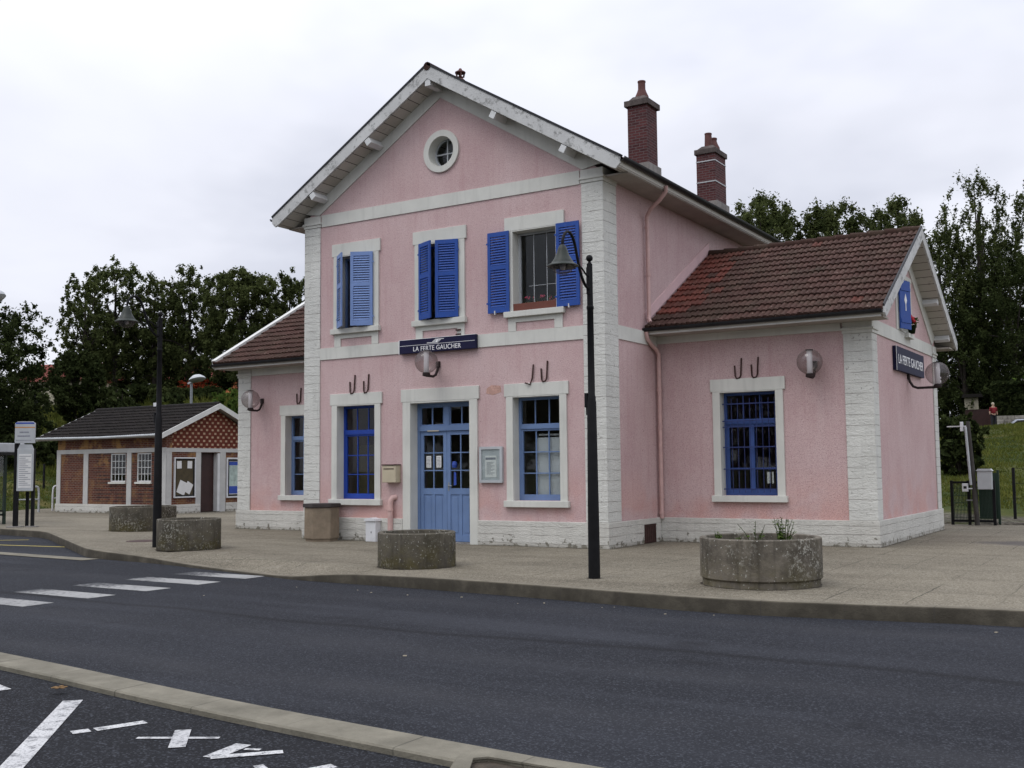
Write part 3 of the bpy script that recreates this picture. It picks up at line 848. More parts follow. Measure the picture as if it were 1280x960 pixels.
def frame(m, x0, x1, z0, z1, y, w, d):
    m.box(x0, x0 + w, y, y + d, z0, z1); m.box(x1 - w, x1, y, y + d, z0, z1)
    m.box(x0 + w, x1 - w, y + .001, y + d - .001, z0, z0 + w); m.box(x0 + w, x1 - w, y + .001, y + d - .001, z1 - w, z1)
def bars(m, x0, x1, z0, z1, y, cols, rows, w=.022, d=.03):
    for i in range(1, cols):
        x = x0 + (x1 - x0) * i / cols; m.box(x - w / 2, x + w / 2, y, y + d, z0, z1)
    for i in range(1, rows):
        z = z0 + (z1 - z0) * i / rows; m.box(x0, x1, y + .002, y + d - .002, z - w / 2, z + w / 2)
def pane(win, x0, x1, z0, z1, y, name='pane'):
    m = MB(); m.box(x0, x1, y, y + .005, z0, z1); m.build(name, M['glass'], win)

def ground_window(hole, face, mat, barmat=None, cols=3, rows=3, label=None, casements=False, apr=.17):
    x0, x1, z0, z1 = hole; o = (x0 + apr, x1 - apr, z0 + .001, z1)
    oo = (o[0], o[1], z0, z1 - .02)
    y = face + .22
    m = MB()
    frame(m, oo[0], oo[1], oo[2], oo[3], y, .06, .07)
    zt = oo[2] + (oo[3] - oo[2]) * .715
    m.box(oo[0] + .06, oo[1] - .06, y - .025, y + .06, zt - .05, zt + .06)
    m.box(oo[0] + .06, oo[1] - .06, y + .004, y + .05, oo[2] + .06, oo[2] + .13)
    bm_ = m
    if barmat is not None: bm_ = MB()
    bars(bm_, oo[0] + .06, oo[1] - .06, zt + .06, oo[3] - .06, y + .02, 3, 1)
    lx0, lx1, lz0, lz1 = oo[0] + .06, oo[1] - .06, oo[2] + .13, zt - .05
    # casement stiles
    m.box(lx0, lx0 + .045, y + .004, y + .05, lz0, lz1); m.box(lx1 - .045, lx1, y + .004, y + .05, lz0, lz1); m.box(lx0, lx1, y + .005, y + .05, lz1 - .045, lz1)
    if casements:
        xm = (lx0 + lx1) / 2; m.box(xm - .055, xm + .055, y - .012, y + .055, lz0, lz1)
        bars(bm_, lx0 + .045, xm - .055, lz0, lz1 - .045, y + .02, 1, rows); bars(bm_, xm + .055, lx1 - .045, lz0, lz1 - .045, y + .02, 1, rows)
    else:
        bars(bm_, lx0 + .045, lx1 - .045, lz0, lz1 - .045, y + .02, cols, rows)
    win = m.build('window', mat, st, label=label)
    if barmat is not None: bm_.build('glazing_bar', barmat, win)
    pane(win, oo[0] + .05, oo[1] - .05, oo[2] + .05, oo[3] - .05, y + .035)
    # surround with the opening
    m = MB()
    m.prism([(x0, z0), (o[0], z0), (o[0], z1 - .02), (o[1], z1 - .02), (o[1], z0), (x1, z0), (x1, z1), (x0, z1)], 'y', face - .04, face + .30)
    m.box(x0 - .05, x1 + .05, face - .045, face - .001, z1 + .001, z1 + .28, .008)
    m.build('surround', M['trim'], win)
    m = MB(); m.box(x0 - .05, x1 + .05, face - .10, face - .001, z0 - .14, z0 - .001, .01); m.box(x0 + .001, x1 - .001, face, face + .30, z0 - .03, z0 - .001)
    m.build('sill', M['trim'], win)
    return win, oo
w1, o1 = ground_window(G1, 0, M['royal'], label='ground floor window with royal blue frame left of the door')
w3, o3 = ground_window(G3, 0, M['door_blue'], label='ground floor window with pale blue frame right of the door')
wl, ol = ground_window(LWW, D, M['door_blue'], label='pale blue window half hidden behind the main block corner')
wr, orr = ground_window(RW, D, M['mid_blue'], casements=True, label='barred blue window of the right wing')
# iron security bars of the right wing window
m = MB(); y = D + .10
for z in (1.18, 1.62, 2.10, 2.55, 2.68, 3.06):
    m.box(orr[0], orr[1], y, y + .016, z - .012, z + .012)
for k in range(9):
    x = orr[0] + .07 + k * (orr[1] - orr[0] - .14) / 8; m.tube([(x, y + .018, 1.10), (x, y + .018, 3.18)], .008, 6)
m.build('security_grille', M['dark_blue'], wr)
# pale blind and papers inside
m = MB(); m.box(o3[0] + .38, o3[1] - .06, .30, .315, 1.1, 2.35); m.build('blind', M['curtain'], w3)
m = MB(); m.box(o3[0] + .35, o3[1] - .03, .50, .52, 2.40, 2.44); m.build('blind_rail', M['white_wood'], w3)
for a_, b_ in ((.33, .25), (.22, .18)):
    m = MB(); m.box(orr[1] - a_, orr[1] - b_, D + .275, D + .28, 1.30, 1.55); m.build('notice', M['paper'], wr)
m = MB(); m.box(o1[0] + .1, o1[1] - .04, .6, .62, 1.0, 2.3); m.build('blind', M['cork'], w1)

# upper windows
def upper_window(hole, fmat, label):
    x0, x1, z0, z1 = hole; a = .16
    y = .22; oo = (x0 + a, x1 - a, z0, z1 - .001)
    m = MB(); frame(m, oo[0], oo[1], oo[2], oo[3] - .02, y, .05, .06)
    xm = (oo[0] + oo[1]) / 2
    bars(m, oo[0] + .05, oo[1] - .05, oo[2] + .05, oo[3] - .07, y + .02, 3, 1, .012, .02); m.box(oo[0] + .25, oo[1] - .05, y + .024, y + .036, oo[2] + .58, oo[2] + .588)
    win = m.build('window', fmat, st, label=label)
    pane(win, oo[0] + .04, oo[1] - .04, oo[2] + .04, oo[3] - .05, y + .03)
    m = MB()
    m.prism([(x0, z0), (oo[0], z0), (oo[0], z1 - .02), (oo[1], z1 - .02), (oo[1], z0), (x1, z0), (x1, z1), (x0, z1)], 'y', -.04, .30)
    m.box(x0 - .05, x1 + .05, -.045, -.001, z1 + .001, z1 + .31, .008)
    m.build('surround', M['trim'], win)
    m = MB(); m.box(x0 - .05, x1 + .05, -.11, -.001, z0 - .13, z0 - .001, .01); m.box(x0 + .001, x1 - .001, 0, .55, z0 - .03, z0 - .001)
    m.build('sill', M['trim'], win)
    m = MB(); m.prism([(x0 + .02, 4.703), (x0 + .22, 4.703), (x0 + .22, 4.90), (x1 - .22, 4.90), (x1 - .22, 4.703), (x1 - .02, 4.703), (x1 - .02, 5.008), (x0 + .02, 5.008)], 'y', -.028, -.002)
    m.build('apron_frame', M['trim'], win)
    return win, oo
uw = [upper_window(U[0], M['glare_blue'], 'upper window with half open pale blue shutters'),
      upper_window(U[1], M['royal'], 'upper window with almost closed royal blue shutters'),
      upper_window(U[2], M['pale_grey'], 'upper window with wide open royal blue shutters and flowers')]
# wooden rail low in the open window
m = MB(); oo = uw[2][1]; m.box(oo[0] + .001, oo[1] - .001, -.03, .04, oo[2] + .002, oo[2] + .17, .006); m.build('window_rail', M['brown_wood'], uw[2][0])

def shutter_mb(w, h):
    """louvred leaf, hinge on the z axis at x=0, leaf along +x, front face to -y"""
    m = MB(); s = .075; t = .036
    m.box(0, s, -t, 0, 0, h); m.box(w - s, w, -t, 0, 0, h)
    zm = h * .56
    for a, b in ((0, .13), (zm - .05, zm + .05), (h - .10, h)): m.box(s, w - s, -t + .001, -.001, a, b)
    for a, b in ((.13, zm - .05), (zm + .05, h - .10)):
        n = int((b - a) / .056)
        for i in range(n):
            z = a + (i + .5) * (b - a) / n
            T = m.T; m.T = T @ Matrix.Translation((w / 2, -t / 2, z)) @ Matrix.Rotation(R(58), 4, 'X')
            m.box(-(w / 2 - s), w / 2 - s, -.027, .027, -.004, .004); m.T = T
    for z in (.22, h - .25): m.box(-.03, .03, -t - .008, -t, z - .02, z + .02)
    return m
def add_shutter(win, hx, z0, h, w, ang, mat, left=True, y=-.05, label=None):
    m = shutter_mb(w, h)
    o = m.build('shutter', mat, win, label=label)
    o.location = (hx, y, z0)
    if left: o.rotation_euler = (0, 0, -ang)           # leaf swings outwards from a left-hand hinge
    else:
        o.scale = (-1, 1, 1); o.rotation_euler = (0, 0, ang)
    return o
hS = 1.80
# U1: half open, sky glare painted into the blue
add_shutter(uw[0][0], uw[0][1][0] + .0, 5.15, hS, .55, R(38), M['glare_blue'], True)
add_shutter(uw[0][0], uw[0][1][1] - .0, 5.15, hS, .55, R(26), M['glare_blue'], False)
add_shutter(uw[1][0], uw[1][1][0], 5.15, hS, .55, R(25), M['shutter_blue'], True)
add_shutter(uw[1][0], uw[1][1][1], 5.15, hS, .55, R(17), M['shutter_blue'], False)
# U3: leaves folded flat against the wall
m = shutter_mb(.56, hS + .02); o = m.build('shutter', M['shutter_blue'], uw[2][0]); o.location = (5.54, -.06, 5.14)
m = shutter_mb(.56, hS + .02); o = m.build('shutter', M['shutter_blue'], uw[2][0]); o.location = (7.31, -.06, 5.14)
for a_ in (5.72, 7.60):
    m = MB(); m.box(a_, a_ + .02, -.115, -.06, 5.10, 5.19); m.build('shutter_catch', M['white_wood'], uw[2][0])

# round window
m = MB(); m.plate(circ(4.23, 9.09, .50, 48), [circ(4.23, 9.09, .355, 48)], 'y', -.05, -.001); m.plate(circ(4.23, 9.09, .419, 48), [circ(4.23, 9.09, .354, 48)], 'y', -.002, .3)
rw = m.build('window', M['trim'], st, smooth=30, label='round window in the gable')
m = MB(); m.plate(circ(4.23, 9.09, .353, 40), [circ(4.23, 9.09, .315, 40)], 'y', .22, .27); m.box(4.215, 4.245, .225, .26, 8.775, 9.405); m.box(3.915, 4.545, .227, .258, 9.075, 9.105)
m.build('frame', M['pale_grey'], rw)
m = MB(); m.prism(circ(4.23, 9.09, .33, 32), 'y', .24, .245); m.build('pane', M['glass'], rw)

# ---- the door
m = MB()
m.prism([(3.09, 0), (3.31, 0), (3.31, 3.22), (4.98, 3.22), (4.98, 0), (5.19, 0), (5.19, 3.25), (3.09, 3.25)], 'y', -.045, .34)
m.box(3.04, 5.24, -.05, -.001, 3.251, 3.55, .008)
y = .24
df = MB()
df.box(3.31, 3.38, y, y + .08, .02, 3.22); df.box(4.91, 4.98, y, y + .08, .02, 3.22); df.box(3.38, 4.91, y, y + .08, 3.15, 3.22)
df.box(3.38, 4.91, y - .025, y + .08, 2.57, 2.69)
xm = 4.145
df.box(xm - .07, xm + .07, y + .002, y + .07, 2.69, 3.15)
for a, b in ((3.38, xm - .07), (xm + .07, 4.91)):
    frame(df, a, b, 2.69, 3.15, y + .02, .035, .04); df.box((a + b) / 2 - .014, (a + b) / 2 + .014, y + .025, y + .055, 2.725, 3.115)
door = df.build('door', M['door_blue'], st, label='pale blue glazed double entrance door')
m.build('surround', M['trim'], door)
pane(door, 3.40, 4.90, 2.70, 3.14, y + .04)
for a, b in ((3.385, xm - .004), (xm + .004, 4.905)):
    m = MB(); yy = y + .015
    m.box(a, a + .095, yy, yy + .045, .03, 2.565); m.box(b - .095, b, yy, yy + .045, .03, 2.565)
    m.box(a + .095, b - .095, yy + .001, yy + .044, .03, .17); m.box(a + .095, b - .095, yy + .001, yy + .044, 1.10, 1.24); m.box(a + .095, b - .095, yy + .001, yy + .044, 2.47, 2.565)
    m.box(a + .095, b - .095, yy + .018, yy + .034, .17, 1.10)
    xc = (a + b) / 2
    m.box(xc - .035, xc + .035, yy + .004, yy + .04, .17, 1.10)
    for q0, q1 in ((a + .095, xc - .035), (xc + .035, b - .095)):      # raised panel fields
        m.box(q0 + .05, q1 - .05, yy + .008, yy + .02, .23, 1.04, .006)
    bars(m, a + .095, b - .095, 1.24, 2.47, yy + .008, 2, 3, .024, .03)
    leaf = m.build('door_leaf', M['door_blue'], door)
    pane(leaf, a + .09, b - .09, 1.23, 2.48, yy + .026)
    if a < 4:
        for c in (a + .23, a + .52):
            m = MB(); m.box(c - .07, c + .07, yy + .016, yy + .018, 1.72, 1.99); m.build('notice', M['paper'], leaf)
        for c in (a + .23, a + .52):
            m = MB()
            for k in range(7): m.box(c - .05, c + .05, yy + .0145, yy + .0155, 1.75 + k * .032, 1.762 + k * .032)
            m.build('notice_print', M['print'], leaf)
    else:
        m = MB(); m.lathe([(0, 0), (.05, .002), (.065, .07), (.05, .14), (0, .15)], (a + .20, yy + .021, 1.71), 10); m.build('sticker', M['poster_blue'], leaf)
        m = MB(); m.prism([(a + .17, 1.30), (a + .25, 1.32), (a + .24, 1.60), (a + .18, 1.62)], 'y', yy + .02, yy + .022); m.build('sticker', M['poster_blue'], leaf)
        m = MB(); m.box(a + .03, a + .065, yy - .004, yy, 1.18, 1.38); m.tube([(a + .047, yy - .03, 1.30), (a + .16, yy - .035, 1.30)], .011, 8); m.tube([(a + .047, yy, 1.30), (a + .047, yy - .034, 1.30)], .011, 8)
        m.build('handle', M['grey_metal'], leaf, 40)
m = MB(); m.box(3.62, 3.95, y - .03, y - .026, 2.56, 2.585); m.build('closer_plate', M['beige_metal'], door)
m = MB(); m.box(3.315, 4.975, -.05, .34, -.03, .02); m.build('threshold', M['cement'], door)

# gable window of the right wing
o = GWN
m = MB(); m.plate(rect(*o), [rect(5.20, 6.44, 4.76, 5.88)], 'x', XE - .25, XE + .03)
m.box(XE + .001, XE + .04, 4.97, 6.67, 6.001, 6.10)
gwin = m.build('window', M['trim'], st, label='attic window in the wing gable with one blue shutter ajar')
m = MB(); m.box(XE - .22, XE - .16, 5.20, 5.27, 4.76, 5.88); m.box(XE - .22, XE - .16, 6.37, 6.44, 4.76, 5.88); m.box(XE - .22, XE - .16, 5.92, 5.98, 4.76, 5.88); m.box(XE - .219, XE - .161, 5.27, 6.37, 5.80, 5.88); m.build('frame', M['white_wood'], gwin)
m = MB(); m.box(XE - .19, XE - .185, 5.25, 6.4, 4.8, 5.85); m.build('pane', M['glass'], gwin)
m = MB(); m.box(0, .52, -.035, 0, 0, 1.12, .004); m.box(.02, .50, -.05, -.035, .14, .22); m.box(.02, .50, -.05, -.035, .88, .96)
sh = m.build('shutter', M['shutter_blue'], gwin); sh.location = (XE + .05, 5.16, 4.77); sh.rotation_euler = (0, 0, R(90 - 14))
m = MB(); m.prism([(.27, .82), (.335, .66), (.285, .57), (.29, .42), (.25, .42), (.255, .57), (.205, .66)], 'y', -.040, -.036)
z_ = m.build('lozenge', M['white_letter'], gwin); z_.location = sh.location; z_.rotation_euler = sh.rotation_euler
m = MB(); m.box(XE + .001, XE + .13, 5.75, 6.35, 4.62, 4.72); m.build('sill', M['trim'], gwin)

# ---- roofs
def tile_mesh(org, along, up, Ln, S, nrm, tw=.25, rh=.36, per=8, fresh=None, amp=.05, seed=1):
    rnd = random.Random(seed)
    along, up, nrm, org = Vector(along).normalized(), Vector(up).normalized(), Vector(nrm).normalized(), Vector(org)
    nc = max(1, round(Ln / tw)); nr = max(1, round(S / rh)); tw = Ln / nc; rh = S / nr
    vs, fs, tint, fr = [], [], [], []
    for r in range(nr):
        for c in range(nc):
            dz = rnd.uniform(-.006, .008); dv = rnd.uniform(-.012, .012); tt = min(1, max(0, rnd.gauss(.45, .17)))
            ff = fresh(c * tw, r * rh, rnd) if fresh else 0
            base = len(vs)
            for k in range(per + 1):
                f = k / per
                h = amp * abs(math.sin(2 * f * PI)) ** .7 * (1 if f < .5 else .8)
                sc = .045 * abs(math.sin(2 * f * PI))                          # scalloped lower edge
                u = (c + f) * tw
                v0 = r * rh - .02 - sc + dv; v1 = (r + 1) * rh + .02
                for v, hh in ((v0, -.005), (v0, .05 + h + dz), (v1, .006 + h * .9)):
                    vs.append(org + along * u + up * v + nrm * hh)
            for k in range(per):
                a = base + k * 3
                fs.append((a, a + 3, a + 4, a + 1)); fs.append((a + 1, a + 4, a + 5, a + 2))
                tint += [tt, tt]; fr += [ff, ff]
    me = bpy.data.meshes.new('roof_tiles'); me.from_pydata([tuple(v) for v in vs], [], fs)
    for nm, arr in (('tint', tint), ('fresh', fr)):
        at = me.attributes.new(nm, 'FLOAT', 'FACE'); at.data.foreach_set('value', arr)
    return me

def roof_prism(pts_top, th, axis, a, b):
    m = MB(); low = [(u, v - th) for u, v in pts_top]; m.prism(pts_top + low[::-1], axis, a, b); return m
# main roof: ridge along y at x=4.2
AP = 10.96; OV = .52; EX = 4.86; YR = 12.05
zt = lambda x: AP - SL * abs(x - 4.2)
TH = .28; xc = (AP - TH - 7.88) / SL
m = MB(); m.prism([(4.2 - EX, zt(4.2 - EX)), (4.2, AP), (4.2 + EX, zt(4.2 + EX)), (4.2 + EX, 7.88), (4.2 + xc, 7.88), (4.2, AP - TH), (4.2 - xc, 7.88), (4.2 - EX, 7.88)], 'y', -OV + .045, YR)
mroof = m.build('roof', M['soffit_x'], st, label='steep main roof with boarded overhang')
import mathutils
for sgn in (1, -1):
    n = Vector((sgn * SL, 0, 1)).normalized(); upv = Vector((-sgn, 0, SL)).normalized()
    S_ = EX * math.sqrt(1 + SL * SL)
    me = tile_mesh((4.2 + sgn * EX, -OV + .1, zt(4.2 + EX)), (0, 1, 0), upv, YR + OV - .1, S_ - .05, n, per=4, tw=.25, seed=3 + sgn, amp=.02)
    link('tile_covering', me, M['tiles'], mroof)
m = MB(); m.tube([(4.2, -OV - .02, AP + .02), (4.2, YR, AP + .02)], .10, 10); m.build('ridge_tile', M['tiles'], mroof)
# bargeboards
def chevron(cx, half, z0, slope, depth, axis, a, b, round_end=True):
    for sgn in (-1, 1):
        m = MB()
        e = cx + sgn * half; ze = z0 - slope * half
        pts = [(cx, z0), (e, ze), (e - sgn * .0, ze - depth * .45), (e - sgn * .10, ze - depth * .95 + slope * .10), (e - sgn * .22, ze - depth + slope * .22), (cx, z0 - depth)]
        m.prism(pts, axis, a, b, 0)
        yield m
for m in chevron(4.2, EX + .02, AP + .045, SL, .315, 'y', -OV - .005, -OV + .04): m.build('bargeboard', M['board'], mroof)
m = MB()
for sgn in (-1, 1):
    a = Vector((4.2, -OV + .045, AP + .075)); b = Vector((4.2 + sgn * (EX + .03), -OV + .045, AP + .075 - SL * (EX + .03))); m.bar(a, b, .05, .13, (0, 1, 0))
m.build('verge_strip', M['gutter'], mroof)
for x, s_ in ((4.2, 0), (2.38, -1), (.62, -1), (6.02, 1), (7.78, 1)):
    m = MB(); zz = zt(x) - TH - .003; ang = math.atan(SL) * -s_
    T = m.T; m.T = Matrix.Translation((x, 0, zz)) @ (Matrix.Rotation(-ang if s_ else 0, 4, 'Y'))
    m.box(-.075, .075, -OV + .005, -.03, -.16, -.002, .006); m.T = T
    m.build('purlin', M['white_wood'], mroof)
# boxed eaves with gutters
for sgn in (1, -1):
    m = MB(); xw = 4.2 + sgn * 4.2; xo = 4.2 + sgn * (EX - .02); z0 = zt(4.2 + EX) - .13
    m.box(min(xw + sgn * .003, xo - sgn * .03), max(xw + sgn * .003, xo - sgn * .03), .02, YR - .02, 7.84, 7.878)
    m.build('eave_soffit', M['eave'], mroof)
    m = MB(); m.box(min(xo, xo - sgn * .03), max(xo, xo - sgn * .03), -OV + .05, YR - .02, 7.86, z0 + .10); m.build('fascia', M['fascia'], mroof)
    m = MB(); g = [(xo + sgn * (.075 + .075 * math.cos(t)), 0, z0 + .09 + .08 * math.sin(t)) for t in [PI + PI * k / 8 for k in range(9)]]
    pr_ = [(p[0], p[2] + .07) for p in g]; inn = [(xo + sgn * (.075 + .063 * math.cos(t)), z0 + .16 + .068 * math.sin(t)) for t in [PI + PI * k / 8 for k in range(9)]]
    m.prism(pr_ + inn[::-1], 'y', -OV + .02, 11.1 if sgn > 0 else YR)
    m.build('gutter', M['gutter'], mroof, 40)
# wing roofs
AW = 7.13; EY = CY - 1.98
ztw = lambda y: AW - SW * abs(y - CY)
def wing_roof(x0, x1, open_end, seed, fresh=None, label=None):
    yc = (AW - .23 - 4.70) / SW
    m = MB(); m.prism([(CY - EY, ztw(CY - EY)), (CY, AW), (CY + EY, ztw(CY + EY)), (CY + EY, 4.70), (CY + yc, 4.70), (CY, AW - .23), (CY - yc, 4.70), (CY - EY, 4.70)], 'x', x0, x1)
    rf = m.build('roof', M['soffit_y'], st, label=label)
    S_ = EY * math.sqrt(1 + SW * SW)
    for sgn in (-1, 1):
        n = Vector((0, sgn * SW, 1)).normalized(); upv = Vector((0, -sgn, SW)).normalized()
        me = tile_mesh((x0, CY + sgn * EY, ztw(CY + EY)), (1, 0, 0), upv, x1 - x0, S_ - .04, n, fresh=fresh if sgn < 0 else None, seed=seed + sgn)
        link('tile_covering', me, M['tiles'], rf)
    m = MB()
    k = int((x1 - x0) / .4)
    for i in range(k):
        a = x0 + (x1 - x0) * i / k; b = x0 + (x1 - x0) * (i + 1) / k
        m.tube([(a, CY, AW + .03), (b + .02, CY, AW + .015)], [.115, .10], 10)
    m.build('ridge_tile', M['tiles'], rf, 40)
    e = x1 if open_end > 0 else x0
    for mm in chevron(CY, EY + .02, AW + .05, SW, .27, 'x', e - .005 if open_end > 0 else e - .04, e + .04 if open_end > 0 else e + .005): mm.build('bargeboard', M['board'], rf)
    m = MB()
    for sgn in (-1, 1): m.bar((e + (.02 if open_end > 0 else .05), CY, AW + .075), (e + (.02 if open_end > 0 else .05), CY + sgn * (EY + .03), AW + .075 - SW * (EY + .03)), .09 if open_end > 0 else .12, .025 if open_end > 0 else .17, (1, 0, 0))
    m.build('verge_strip', M['fascia'] if open_end < 0 else M['gutter'], rf)
    wx = XE if open_end > 0 else -LL
    for yy in (CY, CY + 2.0, CY - 2.0, CY + 3.35):
        m = MB(); ang = math.atan(SW) * (1 if yy > CY else -1 if yy < CY else 0)
        m.T = Matrix.Translation((0, yy, ztw(yy) - .233)) @ Matrix.Rotation(-ang, 4, 'X')
        a, b = sorted((wx + open_end * .03, e - open_end * .03)); m.box(a, b, -.06, .06, -.13, -.002, .005)
        m.build('purlin', M['white_wood'], rf)
    zb = ztw(CY - EY) - .11
    for sgn in (-1, 1):
        ye = CY + sgn * (EY - .02); yw = CY + sgn * GD / 2
        a, b = (x0 + .0, x1 - .05) if open_end > 0 else (x0 + .05, x1)
        m = MB(); m.box(a, b, min(yw + sgn * .003, ye - sgn * .03), max(yw + sgn * .003, ye - sgn * .03), 4.66, 4.698); m.build('eave_soffit', M['eave'], rf)
        m = MB(); m.box(a, b, min(ye, ye - sgn * .03), max(ye, ye - sgn * .03), 4.66, zb + .09); m.build('fascia', M['fascia'], rf)
        m = MB()
        o_ = [(ye + sgn * (.07 + .07 * math.cos(t)), zb + .10 + .075 * math.sin(t)) for t in [PI + PI * k / 8 for k in range(9)]]
        i_ = [(ye + sgn * (.07 + .06 * math.cos(t)), zb + .10 + .064 * math.sin(t)) for t in [PI + PI * k / 8 for k in range(9)]]
        m.prism(o_ + i_[::-1], 'x', a - .03 if open_end > 0 else a - .04, b + .04); m.build('gutter', M['gutter'], rf, 40)
    return rf
def fr_fn(u, v, rnd):
    w_ = .42 + .22 * (v / 4.5) + rnd.uniform(-.2, .3)
    if u < w_ and v > .6: return rnd.uniform(.35, 1)
    return rnd.uniform(.3, .7) if rnd.random() < .02 else 0
rfr = wing_roof(W + .03, XE + .42, 1, 11, fr_fn, 'right wing roof of mossy clay tiles with newer red tiles')
wing_roof(-LL - .40, -.03, -1, 21, None, 'left wing roof of clay tiles')
# pale render strip over the roof line on the side wall
m = MB()
off = .09
m.prism([(2.1, ztw(2.1) + off), (CY, AW + off), (CY, AW + off + .26), (2.0, ztw(2.0) + off + .26)], 'x', W + .001, W + .02)
m.build('flashing', M['pink_flash'], st)
# down pipes
m = MB(); px = W + .10
m.tube([(9.10, 1.75, 7.93), (9.08, 1.80, 7.82), (8.9, 1.86, 7.66), (8.62, 1.95, 7.50), (px, 2.02, 7.36), (px, 2.04, 7.2), (px, 2.04, 5.2), (px + .01, 2.0, 5.02), (8.56, 1.96, 4.93)], .045, 10)
for z in (7.1, 6.0): m.lathe([(.046, 0), (.058, .0), (.058, .05), (.046, .05)], (px, 2.04, z), 12)
m.build('downpipe', M['pipe'], st, 50)
m = MB(); qx, qy = W + .10, D - .12
m.tube([(8.47, 1.93, 4.72), (8.47, 1.97, 4.58), (8.48, 2.15, 4.46), (8.49, 2.40, 4.36), (qx, qy, 4.25), (qx, qy, 4.1), (qx, qy, .52)], .047, 10)
for z in (3.4, 2.55, 1.0, .62): m.lathe([(.047, 0), (.06, .0), (.06, .06), (.047, .06)], (qx, qy, z), 12)
m.build('downpipe', M['pipe'], st, 50)
m = MB(); m.tube([(2.76, -.09, 0), (2.76, -.09, .86), (2.765, -.085, .95), (2.80, -.06, 1.02), (2.86, .02, 1.04)], .065, 12)
m.lathe([(.066, 0), (.08, 0), (.08, .05), (.066, .05)], (2.76, -.09, .72), 12)
m.build('vent_pipe', M['pipe'], st, 50)
# chimneys on the right-hand slope
def chimney(x, y, sx, sy, ztop, pots, bands):
    z0 = zt(x) - .4
    m = MB(); m.box(x - sx / 2, x + sx / 2, y - sy / 2, y + sy / 2, z0, ztop)
    ch = m.build('chimney', M['chimney_brick'], mroof)
    m = MB()
    if bands: m.box(x - sx / 2 - .05, x + sx / 2 + .05, y - sy / 2 - .05, y + sy / 2 + .05, ztop + .001, ztop + .16, .012)
    else:
        a, b = sx / 2 + .07, sy / 2 + .07
        m.box(x - a, x + a, y - b, y + b, ztop + .001, ztop + .16, .012)
    c0 = len(m.bm.verts)
    lo = [(x - sx / 2, y - sy / 2), (x + sx / 2, y - sy / 2), (x + sx / 2, y + sy / 2), (x - sx / 2, y + sy / 2)]
    A = [m.v((u, v, ztop + .155)) for u, v in lo]; Bq = [m.v((x + (u - x) * .62, y + (v - y) * .62, ztop + .30)) for u, v in lo]
    for i in range(4): m.face([A[i], A[(i + 1) % 4], Bq[(i + 1) % 4], Bq[i]])
    m.face(Bq)
    m.build('chimney_cap', M['sooty_cement'], ch)
    if bands:
        m = MB()
        for z in bands: m.box(x - sx / 2 - .012, x + sx / 2 + .012, y - sy / 2 - .012, y + sy / 2 + .012, z, z + .035)
        m.build('band', M['pale_grey'], ch)
    m = MB(); m.box(x - sx / 2 - .07, x + sx / 2 + .07, y - sy / 2 - .07, y + sy / 2 + .07, z0 + .02, zt(x + sx / 2) + .42); m.build('flashing', M['cement'], ch)
    for (dx, dy, r, h, fl) in pots:
        m = MB(); zz = ztop + .25
        pf = [(r * 1.9, 0), (r * 1.8, .10), (r * 1.25, .22), (r, .30), (r, h), (r * 1.1, h), (r * 1.1, h + .04), (r * .75, h + .04), (r * .75, h - .1)] if fl else [(r * 1.15, 0), (r, h), (r * 1.08, h), (r * 1.08, h + .04), (r * .75, h + .04), (r * .75, h - .1)]
        m.lathe(pf, (x + dx, y + dy, zz), 14); m.build('chimney_pot', M['terracotta'], ch, 40)
chimney(6.65, 5.9, .56, .66, 11.32, [(0, 0, .10, .48, True)], None)
chimney(6.6, 11.0, .60, .90, 11.24, [(0, -.18, .105, .42, False), (.02, .2, .105, .36, True)], (10.35, 11.0))
# terracotta ridge vent
m = MB(); c = (4.2, .82, AP + .08)
m.lathe([(.13, 0), (.10, .03), (.06, .06), (.085, .09)], c, 12)
for k in range(4):
    a = PI / 4 + k * PI / 2; m.tube([(c[0] + .08 * math.cos(a), c[1] + .08 * math.sin(a), c[2] + .09), (c[0] + .10 * math.cos(a), c[1] + .10 * math.sin(a), c[2] + .20)], .022, 6)
m.lathe([(.0, .19), (.13, .19), (.13, .215), (.05, .26), (.035, .30), (0, .32)], c, 12)
m.build('ridge_vent', M['terracotta'], mroof, 40)
# hooks over the ground floor windows
def hook(x, y, z, flip=False):
    m = MB(); r = .014
    if flip: pts = [(x + .12, y - .03, z + .42), (x + .09, y - .03, z + .12), (x + .05, y - .06, z - .02), (x - .06, y - .10, z + .02)]
    else: pts = [(x - .07, y - .02, z + .26), (x - .055, y - .03, z + .02), (x - .02, y - .05, z - .03), (x + .05, y - .05, z - .02), (x + .07, y - .03, z + .04), (x + .09, y - .02, z + .42)]
    m.tube(pts, .018, 6); m.build('hook', M['rust'], st)
for x in (1.53, 1.96): hook(x, 0, 3.56)
hook(6.55, 0, 3.52, True); hook(6.93, 0, 3.58)
for x in (10.34, 10.72): hook(x, D, 3.64)
hook(-2.70, D, 3.60)
# small iron brackets above the sign
m = MB()
for z in (4.73, 4.83): m.box(4.63, 4.76, -.06, -.002, z, z + .035)
m.build('bracket', M['rust'], st)
# patch of bare render
m = MB(); m.prism([(5.42, 3.36), (5.6, 3.32), (5.82, 3.38), (5.80, 3.52), (5.55, 3.54), (5.43, 3.47)], 'y', -.004, -.001); m.build('render_patch', simple('bare_render', (.54, .33, .27), .9, .2, 8, .5), st)

